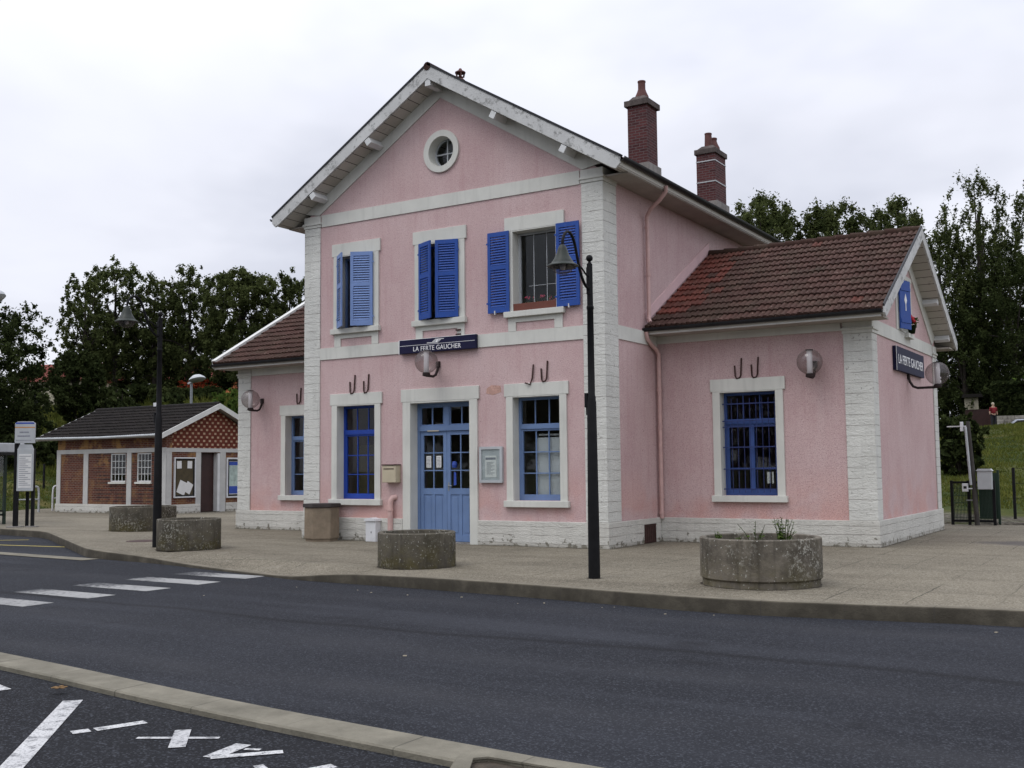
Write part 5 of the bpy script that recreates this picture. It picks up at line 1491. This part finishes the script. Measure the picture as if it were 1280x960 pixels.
# ------------------------------------------------------------------ trees
def crown_mesh(cx, cz, rx, rz, seed, n=9000, leaf=.30, airy=.0, lumps=42):
    """leaf quads in many small clumps through the volume of an uneven crown; origin at the trunk foot"""
    rng = np.random.default_rng(seed)
    lm = int(lumps * (8 if airy < .5 else 6.5))
    d = rng.normal(size=(lm, 3)); d /= np.linalg.norm(d, axis=1)[:, None]
    az = np.arctan2(d[:, 1], d[:, 0]); ph = rng.uniform(0, 6.28, 4)
    # bulges and bays in the outline
    wob = 1 + .13 * np.sin(3 * az + ph[0]) * np.sqrt(1 - d[:, 2] ** 2) + .10 * np.sin(5 * d[:, 2] + ph[1]) + .08 * np.sin(7 * az + 4 * d[:, 2] + ph[2])
    hz = np.sqrt(1 - d[:, 2] ** 2); pw = 2.25 if airy < 0 else 2.7
    if airy < 0: wob = 1 + (wob - 1) * .45                # evenly rounded crowns
    wob *= (hz ** pw + np.abs(d[:, 2]) ** pw) ** (-1 / pw)
    rad = rng.random(lm) ** (1 / (6 if airy < 0 else 3.6 if airy < .5 else 3.4))
    cen = d * (rad * wob)[:, None]
    if airy >= .5:                                        # holes through which the sky shows
        hole = rng.normal(size=(13, 3)); hole /= np.linalg.norm(hole, axis=1)[:, None]; hole *= rng.uniform(.5, 1.0, 13)[:, None]
        keep = np.min(np.linalg.norm(cen[:, None] - hole[None], axis=2), axis=1) > .17
        cen = cen[keep]; lm = len(cen)
    big = cen[rng.choice(lm, 26, replace=False)]
    cr = rng.uniform(.05, .125, lm) * (1 - .1 * airy)
    w = cr ** 2; w /= w.sum()
    idx = rng.choice(lm, n, p=w)
    g = rng.normal(size=(n, 3)); g /= np.linalg.norm(g, axis=1)[:, None]; g *= np.minimum(np.abs(rng.normal(size=n)) * .75, 1.45)[:, None]
    g[:, 2] *= .75
    P = cen[idx] + g * cr[idx][:, None]
    lo, hi = np.percentile(P[:, 2], .3), np.percentile(P[:, 2], 99.6)
    hx = np.percentile(np.abs(P[:, :2]), 98.3)
    def fit(A):
        A = A.copy(); A[:, 2] = (A[:, 2] - lo) / (hi - lo) * 2 * rz + cz - rz; A[:, :2] = A[:, :2] / hx * rx; return A
    P = fit(P); cen2 = fit(big)
    nrm = rng.normal(size=(n, 3)) + np.array([0, 0, .5]); nrm /= np.linalg.norm(nrm, axis=1)[:, None]
    t1 = np.cross(nrm, rng.normal(size=(n, 3))); t1 /= np.linalg.norm(t1, axis=1)[:, None]; t2 = np.cross(nrm, t1)
    s = leaf * rng.uniform(.5, 1.25, n)[:, None]
    V = np.stack([P + t1 * s, P + t2 * s * .5, P - t1 * s, P - t2 * s * .5], 1).reshape(-1, 3)
    me = bpy.data.meshes.new('crown'); me.vertices.add(4 * n); me.vertices.foreach_set('co', V.ravel())
    me.loops.add(4 * n); me.loops.foreach_set('vertex_index', np.arange(4 * n, dtype=np.int32))
    me.polygons.add(n); me.polygons.foreach_set('loop_start', np.arange(0, 4 * n, 4, dtype=np.int32)); me.polygons.foreach_set('loop_total', np.full(n, 4, dtype=np.int32))
    tn = rng.random(lm)[idx] * .6 + rng.random(n) * .4
    at = me.attributes.new('tint', 'FLOAT', 'FACE'); at.data.foreach_set('value', tn.astype(np.float32))
    me.update(); me.validate()
    return me, cen2

def trunk_mb(h, cen, r, seed, lean=0):
    rnd = random.Random(seed); m = MB()
    top = Vector((lean, 0, h))
    m.tube([(0, 0, -.5), (lean * .1 + .05, 0, h * .3), (lean * .5, .08, h * .65), top], [r * 1.25, r, r * .7, r * .3], 8)
    for c in rnd.sample(list(map(tuple, cen)), min(16, len(cen))):
        c = Vector(c); f = rnd.uniform(.35, .8); b0 = Vector((lean * f * .7, 0, h * f))
        if c.z < b0.z: b0.z = max(.3 * h, c.z - .6)
        mid = b0.lerp(c, .5) + Vector((0, 0, .25 * (c - b0).length * .3))
        m.tube([b0, mid, c], [r * .42, r * .26, r * .08], 6)
    return m

def at_px(px, t, z=None):
    d = (fwd + r2 * (px - 640) / F); d = Vector((d.x, d.y)).normalized()
    return cam_p.x + d.x * t, cam_p.y + d.y * t
def z_px(px, py, t):
    d = fwd + r2 * (px - 640) / F - u2 * (py - 480) / F
    return cam_p.z + d.z / math.hypot(d.x, d.y) * t

def tree(px, top, hw, t, label, seed, kind='leaf', airy=0, bot=.22, n=9000, leaf=.30, group='trees on the bank behind the station', lean=0, name='tree', lumps=44):
    x, y = at_px(px, t); zb = hterrain(x, y); zt_ = z_px(px, top, t); H_ = zt_ - zb
    rx = hw * t / F * 1.02; z0 = H_ * bot; cz = (H_ + z0) / 2; rz = (H_ - z0) / 2
    o = thing(name, label, 'tree', (x, y, zb), random.Random(seed).uniform(0, 6.28), group)
    me, cen = crown_mesh(0, cz, rx, rz, seed, int(n * (3.6 if airy < .5 else 2.6)), leaf * .40, airy, lumps)
    link('crown', me, M[kind], o)
    trunk_mb(H_ * .86, cen, max(.12, H_ * .016), seed, lean).build('trunk', M['bark'], o, 50)
    return o
G_L = 'trees in the row on the left bank'
tree(-4, 380, 58, 66, 'dense dark rounded tree at the left edge behind the bus stop', 1, 'leaf_dark', bot=.05, n=15000, leaf=.26, group=G_L, lumps=70)
tree(104, 346, 32, 76, 'slim airy tree at the left end of the row on the bank', 2, 'leaf', 1, .16, 6500, .27, G_L, lumps=44)
tree(143, 330, 44, 78, 'tallest airy tree of the left row, above the outbuilding roof', 3, 'leaf', 1, .16, 9500, .27, G_L, lumps=60)
tree(192, 350, 34, 77, 'narrow tree directly behind the left street lamp', 4, 'leaf', 1, .14, 8000, .27, G_L)
tree(236, 336, 40, 76, 'round topped tree right of the left street lamp', 5, 'leaf', .6, .14, 10000, .27, G_L, lumps=56)
tree(300, 341, 46, 72, 'full dense green tree above the outbuilding gable', 6, 'leaf', 0, .16, 14000, .27, G_L, lumps=64)
tree(362, 346, 30, 74, 'tree showing just left of the main station corner', 7, 'leaf', .3, .12, 9000, .27, G_L)
tree(94, 440, 28, 70, 'low dark tree filling the gap between the left edge tree and the row', 8, 'leaf_dark', 0, .25, 10000, .25, G_L, lumps=56)
tree(170, 410, 55, 82, 'low dark tree under the crowns behind the left street lamp', 9, 'leaf_dark', 0, .2, 12000, .26, G_L, lumps=56)
tree(255, 415, 50, 83, 'low dark tree under the crowns behind the thin grey lamp', 10, 'leaf_dark', 0, .22, 11000, .26, G_L, lumps=56)
tree(340, 420, 50, 82, 'low dark tree just above the left wing roof', 11, 'leaf_dark', 0, .05, 10000, .26, G_L, lumps=50)
G_R = 'trees rising behind the right wing'
tree(955, 254, 66, 66, 'wide leafy tree rising behind the back end of the main roof', 12, 'leaf', -1, .2, 24000, .27, G_R, lumps=64)
tree(1046, 258, 50, 66, 'round tree top in the middle above the right wing ridge', 13, 'leaf', -1, .2, 19000, .27, G_R, lumps=48)
tree(1125, 252, 44, 68, 'pointed tree top above the right end of the wing ridge', 14, 'leaf', -1, .2, 15000, .27, G_R, lumps=48)
tree(1180, 290, 40, 88, 'dark tree just right of the wing gable peak', 15, 'leaf', -1, .06, 14000, .27, G_R, lumps=56)
tree(1232, 220, 42, 89, 'tall airy tree at the right, highest against the sky', 16, 'leaf', 1, .12, 10000, .28, G_R, lumps=60)
tree(1296, 226, 42, 90, 'tall airy tree cut by the right edge', 17, 'leaf', 1, .12, 9000, .28, G_R, lumps=52)
tree(1268, 315, 48, 87, 'very dark dense evergreen at the right edge above the hedge', 18, 'leaf_dark', 0, .02, 15000, .24, G_R, lumps=80)
tree(1205, 385, 42, 86, 'low dark tree behind the wing gable lamp', 19, 'leaf_dark', 0, .06, 9000, .26, G_R)
tree(1246, 300, 56, 94, 'broad dark tree filling the gap under the tall airy trees at right', 20, 'leaf_dark', -1, .04, 14000, .26, G_R, lumps=70)
def bush(px, top, bottom, hw, t, label, seed, kind, n=2500, leaf=.2, group='bushes on the bank', cat='bush', name='bush'):
    x, y = at_px(px, t); zb = hterrain(x, y); zt_ = z_px(px, top, t); H_ = max(.5, zt_ - zb)
    o = thing(name, label, cat, (x, y, zb), 0, group)
    me, cen = crown_mesh(0, H_ * .48, hw * t / F, H_ * .5, seed, n, leaf, 0, 26); link('foliage', me, M[kind], o)
    m = MB()
    for c in list(cen)[:7]: m.tube([(0, 0, -.2), tuple(np.array(c) * .5), tuple(c)], [.05, .035, .015], 5)
    m.build('stem', M['bark'], o)
bush(150, 488, 510, 30, 64, 'dark bush on the bank under the tree row', 32, 'leaf_dark')
bush(215, 492, 512, 26, 62, 'dark low bush on the bank behind the outbuilding ridge', 33, 'leaf_dark')
bush(285, 488, 530, 24, 58, 'bright green bush between the outbuilding gable and the station', 34, 'leaf_bright', 2600, .16)
bush(70, 545, 592, 20, 66, 'dark green bush left of the outbuilding roof', 35, 'leaf_dark', 3500)
bush(35, 545, 596, 42, 64, 'dark hedge-like bush behind the bus stop panel', 36, 'leaf_dark', 5000)
for i, (px, tp, hw_, tt) in enumerate(((118, 498, 14, 74), (132, 484, 18, 72), (178, 480, 22, 73), (205, 486, 16, 71), (232, 486, 18, 69), (262, 484, 18, 68), (322, 480, 22, 66))):
    bush(px, tp, 505, hw_, tt, ['dark bush below the tall airy tree of the left row', 'small bush over the middle of the outbuilding roof', 'wide dark bush just left of the left street lamp', 'small bush just right of the left street lamp', 'low bush at the foot of the thin grey lamp', 'low dark bush over the outbuilding gable peak', 'dark bush beside the left wing roof edge'][i], 50 + i, 'leaf_dark' if i % 3 else 'leaf', 2600, .18)
bush(246, 474, 496, 20, 74, 'red leaved shrub beside the thin grey lamp', 37, 'leaf_red', 1400, .16)
bush(1196, 520, 575, 24, 50, 'dark shrub at the foot of the grass slope right of the gable', 38, 'leaf_dark', 5000, .18)
bush(1276, 472, 500, 16, 84, 'light green bush on top of the dark hedge', 39, 'leaf_bright', 1500, .14)
# long grass on the left bank and mown, tufty grass on the right slope
def grass(name, x0, x1, y0, y1, n, h, seed):
    rng = np.random.default_rng(seed); X = rng.uniform(x0, x1, n); Yv = rng.uniform(y0, y1, n)
    clump = np.sin(X * 1.3 + 2 * np.sin(Yv * .7)) * np.sin(Yv * 1.1 + X * .4)
    Hh = h * rng.uniform(.4, 1.1, n) * (1 + .5 * clump); V = np.empty((n, 3, 3)); a = rng.uniform(0, 2 * np.pi, n)
    Zv = np.array([hterrain(float(p), float(q)) for p, q in zip(X, Yv)]) - .02
    dx = np.cos(a) * .035 * (1 + h); dy = np.sin(a) * .035 * (1 + h)
    V[:, 0] = np.stack([X - dx, Yv - dy, Zv], 1); V[:, 1] = np.stack([X + dx, Yv + dy, Zv], 1)
    V[:, 2] = np.stack([X + rng.normal(size=n) * .35 * Hh, Yv + rng.normal(size=n) * .35 * Hh, Zv + Hh], 1)
    me = bpy.data.meshes.new(name); me.vertices.add(3 * n); me.vertices.foreach_set('co', V.ravel())
    me.loops.add(3 * n); me.loops.foreach_set('vertex_index', np.arange(3 * n, dtype=np.int32))
    me.polygons.add(n); me.polygons.foreach_set('loop_start', np.arange(0, 3 * n, 3, dtype=np.int32)); me.polygons.foreach_set('loop_total', np.full(n, 3, dtype=np.int32))
    at = me.attributes.new('tint', 'FLOAT', 'FACE'); at.data.foreach_set('value', np.clip(rng.random(n) * .5 + .3 + .3 * clump, 0, 1).astype(np.float32)); me.update(); me.validate()
    o = link(name, me, M['grass'], None); struct(o, 'stuff'); return o
grass('long_grass', -52, -18, 14.5, 34, 42000, .55, 3)
grass('mown_grass', 2, 20, 19.5, 57, 50000, .16, 4)
grass('lawn_grass', -48, -25.5, 6, 15, 16000, .16, 5)
back0 = [o for o in C.objects if o.get('label', '').startswith('full dense green tree')][0]
for i, (x_, y_, s_) in enumerate(((-26, -48, 1.1), (-16, -46, 1.0), (-6, -50, 1.15), (4, -46, 1.0), (14, -51, 1.15), (25, -47, 1.05), (36, -50, 1.1))):
    c_ = dup(back0, (x_, y_, -.25), i * 1.1, 'tree across the street, seen only as a reflection in the station windows', scale=(s_ * 1.9, s_ * 1.9, s_ * 1.15)); c_['group'] = 'trees across the street'
# clipped hedge
x, y = at_px(1266, 80); zb = hterrain(x, y)
t = thing('clipped_hedge', 'dark clipped hedge above the low stone wall at right', 'hedge', (x, y, zb), YAW * .4)
rng = np.random.default_rng(5); n = 14000
P = rng.uniform(-1, 1, (n, 3)); ax = rng.integers(0, 3, n); P[np.arange(n), ax] = np.sign(P[np.arange(n), ax]) * rng.uniform(.9, 1, n)
z_h = z_px(1266, 478, 80) - zb
P = P * np.array([2.2, .7, z_h * .5]) + np.array([.9, 0, z_h * .5])
T1 = rng.normal(size=(n, 3)) * .09; T2 = rng.normal(size=(n, 3)) * .06
me = bpy.data.meshes.new('foliage'); V = np.stack([P + T1, P + T2, P - T1, P - T2], 1).reshape(-1, 3)
me.from_pydata(V.tolist(), [], np.arange(4 * n).reshape(-1, 4).tolist())
at = me.attributes.new('tint', 'FLOAT', 'FACE'); at.data.foreach_set('value', rng.random(n).astype(np.float32) * .6)
link('foliage', me, M['leaf_dark'], t)
m = MB(); m.box(-1.1, 2.9, -.5, .5, -.2, z_h * .9); m.build('core', M['leaf_dark'], t)
# low rubble wall, shed, car, person
def walls():
    x, y = at_px(1244, 79); zb = hterrain(x, y); top_ = z_px(1255, 520, 79) - zb
    t = thing('stone_wall', 'low pale rubble stone wall under the dark hedge at right', 'wall', (x, y, zb), YAW * .35)
    m = MB(); rnd = random.Random(4); zz = -.3
    while zz < top_ - .05:
        h = rnd.uniform(.14, .24); xx = 0
        while xx < 4.6:
            w = rnd.uniform(.2, .5); m.box(xx + .008, xx + w - .008, -.22 + rnd.uniform(-.03, .03), .2, zz + .006, zz + h - .006, .02); xx += w
        zz += h
    m.build('masonry', M['stone'], t)
walls()
x, y = at_px(1214, 84); zb = hterrain(x, y); z0 = z_px(1214, 512, 84) - zb; z1 = z_px(1214, 497, 84) - zb
t = thing('garden_shed', 'small shed with cream gable panel and dark door in the shade of the trees', 'shed', (x, y, zb), YAW * .3)
m = MB(); m.box(-.5, 1.6, 0, 2, -.3, z0, .01); m.build('wall', M['maroon'], t)
m = MB(); m.box(-.5, .42, -.03, 2, z0 + .001, z1); m.build('upper_wall', M['plaster'], t)
m = MB(); m.prism([(-.7, z1), (.75, z1), (.65, z1 + .25), (-.6, z1 + .25)], 'y', -.3, 2.2); m.build('roof', M['dark_tiles'], t)
m = MB(); m.box(.2, .9, -.03, -.001, -.2, z0 - .3); m.build('door', M['maroon'], t)
# person standing on the crest of the lawn
x, y = at_px(1240, 77); zb = hterrain(x, y)
def skin_obj(name, verts, edges, radii, mat, parent):
    me = bpy.data.meshes.new(name); me.from_pydata(verts, edges, []); o = bpy.data.objects.new(name, me); C.objects.link(o)
    o.modifiers.new('s', 'SKIN'); sub = o.modifiers.new('d', 'SUBSURF'); sub.levels = 2; sub.render_levels = 2
    for i, r in enumerate(radii): me.skin_vertices[0].data[i].radius = (r, r * .85)
    me.skin_vertices[0].data[0].use_root = True
    bpy.context.view_layer.update()
    me2 = bpy.data.meshes.new_from_object(o.evaluated_get(bpy.context.evaluated_depsgraph_get()))
    bpy.data.objects.remove(o); return link(name, me2, mat, parent, 180)
pe = thing('person', 'person in a red top and dark trousers standing by the garden shed', 'person', (x, y, zb), YAW)
vb = [(0, 0, .86), (0, 0, 1.08), (0, 0, 1.30), (0, 0, 1.38), (0, -.01, 1.47), (0, -.01, 1.56), (-.17, 0, 1.29), (-.23, .01, 1.06), (-.24, -.04, .84), (.17, 0, 1.29), (.23, .01, 1.06), (.24, -.04, .84), (-.09, 0, .80), (-.10, 0, .45), (-.10, .02, .07), (-.11, -.12, .03), (.09, 0, .80), (.10, 0, .45), (.10, .02, .07), (.11, -.12, .03)]
eb = [(0, 1), (1, 2), (2, 3), (3, 4), (4, 5), (2, 6), (6, 7), (7, 8), (2, 9), (9, 10), (10, 11), (0, 12), (12, 13), (13, 14), (14, 15), (0, 16), (16, 17), (17, 18), (18, 19)]
rb = [.13, .12, .13, .06, .09, .075, .065, .05, .035, .065, .05, .035, .085, .06, .045, .04, .085, .06, .045, .04]
skin_obj('body', vb, eb, rb, M['skin'], pe)
skin_obj('top', [(0, 0, .86), (0, 0, 1.1), (0, 0, 1.32), (-.17, 0, 1.30), (-.235, .01, 1.05), (.17, 0, 1.30), (.235, .01, 1.05)], [(0, 1), (1, 2), (2, 3), (3, 4), (2, 5), (5, 6)], [.185, .17, .165, .085, .07, .085, .07], M['red_cloth'], pe)
skin_obj('trousers', [(0, 0, .96), (-.09, 0, .78), (-.10, 0, .45), (-.10, .02, .1), (.09, 0, .78), (.10, 0, .45), (.10, .02, .1)], [(0, 1), (1, 2), (2, 3), (0, 4), (4, 5), (5, 6)], [.17, .12, .09, .075, .12, .09, .075], M['dark_cloth'], pe)
m = MB(); m.ball((0, .02, 1.56), .10, 8); m.build('hair', M['hair'], pe, 180)
# parked car behind the crest
x, y = at_px(1272, 78); zb = hterrain(x, y)
t = thing('parked_car', 'white car partly hidden behind the grass crest at the right edge', 'car', (x, y + 1.2, hterrain(x, y + 1.2)), R(15))
body = [(-2.0, .35), (-2.05, .62), (-1.95, .80), (-1.05, .92), (-.45, 1.38), (.95, 1.42), (1.75, 1.0), (2.0, .92), (2.05, .4), (1.9, .3), (-1.9, .3)]
m = MB(); m.prism(body, 'y', -.82, .82, .05); m.build('body', M['car_white'], t, 40)
for s_ in (-1, 1):
    m = MB(); m.prism([(-.85, .93), (-.38, 1.30), (.25, 1.33), (.25, .93)], 'y', s_ * .815, s_ * .828); m.prism([(.32, .93), (.32, 1.33), (.88, 1.33), (1.4, .98)], 'y', s_ * .815, s_ * .828); m.build('side_window', M['black'], t)
m = MB(); m.quad([(-1.02, -.68, .945), (-1.02, .68, .945), (-.50, .62, 1.355), (-.50, -.62, 1.355)]); m.build('windscreen', M['black'], t)
for wx in (-1.25, 1.3):
    for s_ in (-1, 1):
        m = MB(); m.T = Matrix.Translation((wx, s_ * .78, .31)) @ Matrix.Rotation(R(90), 4, 'X'); m.lathe([(0, -.09), (.26, -.09), (.31, -.05), (.31, .05), (.26, .09), (0, .09)], (0, 0, 0), 20); wh = m.build('wheel', M['black'], t, 40)
        m = MB(); m.T = Matrix.Translation((wx, s_ * .875, .31)) @ Matrix.Rotation(R(90), 4, 'X'); m.lathe([(0, -.01), (.18, -.01), (.18, .01), (0, .01)], (0, 0, 0), 16); m.build('rim', M['grey_metal'], wh, 40)
for s_ in (-1, 1):
    m = MB(); m.box(-2.03, -1.90, s_ * .62 - .14, s_ * .62 + .14, .60, .74, .02); m.build('headlight', M['pale_grey'], t)
# house with red roof seen between the trunks
for px, tt, label, wm in ((258, 118, 'house with red orange wall glimpsed between the left trunks', 'dull_orange'), (90, 125, 'cream house glimpsed under the left tree crowns', 'plaster')):
    x, y = at_px(px, tt); zb = hterrain(x, y)
    t = thing('house', label, 'house', (x, y, zb), R(20)); h = z_px(px, 480, tt) - zb
    m = MB(); m.box(-4.5, 4.5, -3.5, 3.5, -.5, h); m.build('wall', M[wm], t)
    m = MB(); m.prism([(-3.9, h), (3.9, h), (0, h + 2.2)], 'x', -4.8, 4.8); m.build('roof', M['red_tiles'], t)
    m = MB(); m.box(-2.5, -1.5, -3.55, -3.501, h * .3, h * .8); m.box(1.5, 2.5, -3.55, -3.501, h * .3, h * .8); m.build('window', M['black'], t)

# ------------------------------------------------------------------ sky, light, camera
SUN_EL, SUN_AZ = 58, 205          # azimuth clockwise from +y
w = bpy.data.worlds.new('World'); bpy.context.scene.world = w; w.use_nodes = True
nt = w.node_tree
for n in list(nt.nodes): nt.nodes.remove(n)
b = NB(nt); out = nt.nodes.new('ShaderNodeOutputWorld'); bg = nt.nodes.new('ShaderNodeBackground')
sky = nt.nodes.new('ShaderNodeTexSky'); sky.sky_type = 'NISHITA'; sky.sun_disc = False
sky.sun_elevation = R(SUN_EL); sky.sun_rotation = R(SUN_AZ); sky.dust_density = 3
tc = nt.nodes.new('ShaderNodeTexCoord'); gen = tc.outputs['Generated']
s = b.sep(gen)
# project the direction on a cloud deck so that the clouds flatten towards the horizon
zc = b.math('ADD', b.math('MAXIMUM', s[2], 0), .22)
cv = nt.nodes.new('ShaderNodeCombineXYZ'); b.l(b.math('DIVIDE', s[0], zc), cv.inputs[0]); b.l(b.math('DIVIDE', s[1], zc), cv.inputs[1])
n1 = b.noise(cv.outputs[0], .75, 5, .52, .25); n2 = b.noise(cv.outputs[0], 2.2, 4, .5, .3)
f = b.math('ADD', b.math('MULTIPLY', n1, .8), b.math('MULTIPLY', n2, .2))
clouds = b.ramp(f, [(.34, (6.0, 6.3, 7.3)), (.44, (7.6, 7.85, 8.9)), (.53, (9.2, 9.4, 10.4)), (.62, (9.9, 10.1, 10.8))])
# overcast skies are brighter overhead
grad = b.maprange(b.math('MAXIMUM', s[2], 0), .30, 1.0, 1.0, 2.3)
cm = nt.nodes.new('ShaderNodeVectorMath'); cm.operation = 'SCALE'; b.l(clouds, cm.inputs[0]); b.l(grad, cm.inputs[3])
mx = nt.nodes.new('ShaderNodeMix'); mx.data_type = 'RGBA'; mx.inputs[0].default_value = .93
b.l(sky.outputs[0], mx.inputs[6]); b.l(cm.outputs[0], mx.inputs[7])
b.l(mx.outputs[2], bg.inputs[0]); bg.inputs[1].default_value = .1
b.l(bg.outputs[0], out.inputs[0])
sl = bpy.data.lights.new('sun', 'SUN'); sl.energy = .75; sl.angle = R(25); sl.color = (1, .97, .93)
so = bpy.data.objects.new('sun', sl); C.objects.link(so)
az, el = R(SUN_AZ), R(SUN_EL); sd = Vector((math.sin(az) * math.cos(el), math.cos(az) * math.cos(el), math.sin(el)))
so.rotation_euler = sd.to_track_quat('Z', 'Y').to_euler(); so.location = (0, -20, 30)

cd = bpy.data.cameras.new('camera'); cd.sensor_width = 36; cd.lens = F / 1280 * 36; cd.clip_end = 3000; cd.clip_start = .05
co = bpy.data.objects.new('camera', cd); C.objects.link(co)
co.matrix_world = Matrix(((r2.x, u2.x, -fwd.x, cam_p.x), (r2.y, u2.y, -fwd.y, cam_p.y), (r2.z, u2.z, -fwd.z, cam_p.z), (0, 0, 0, 1)))
sc = bpy.context.scene; sc.camera = co
sc.view_settings.view_transform = 'Standard'; sc.view_settings.look = 'None'; sc.view_settings.gamma = 1; sc.view_settings.exposure = 0
sc.render.engine = 'CYCLES'
sc.cycles.use_denoising = True
sc.cycles.max_bounces = 6; sc.cycles.diffuse_bounces = 3; sc.cycles.glossy_bounces = 3; sc.cycles.transparent_max_bounces = 12
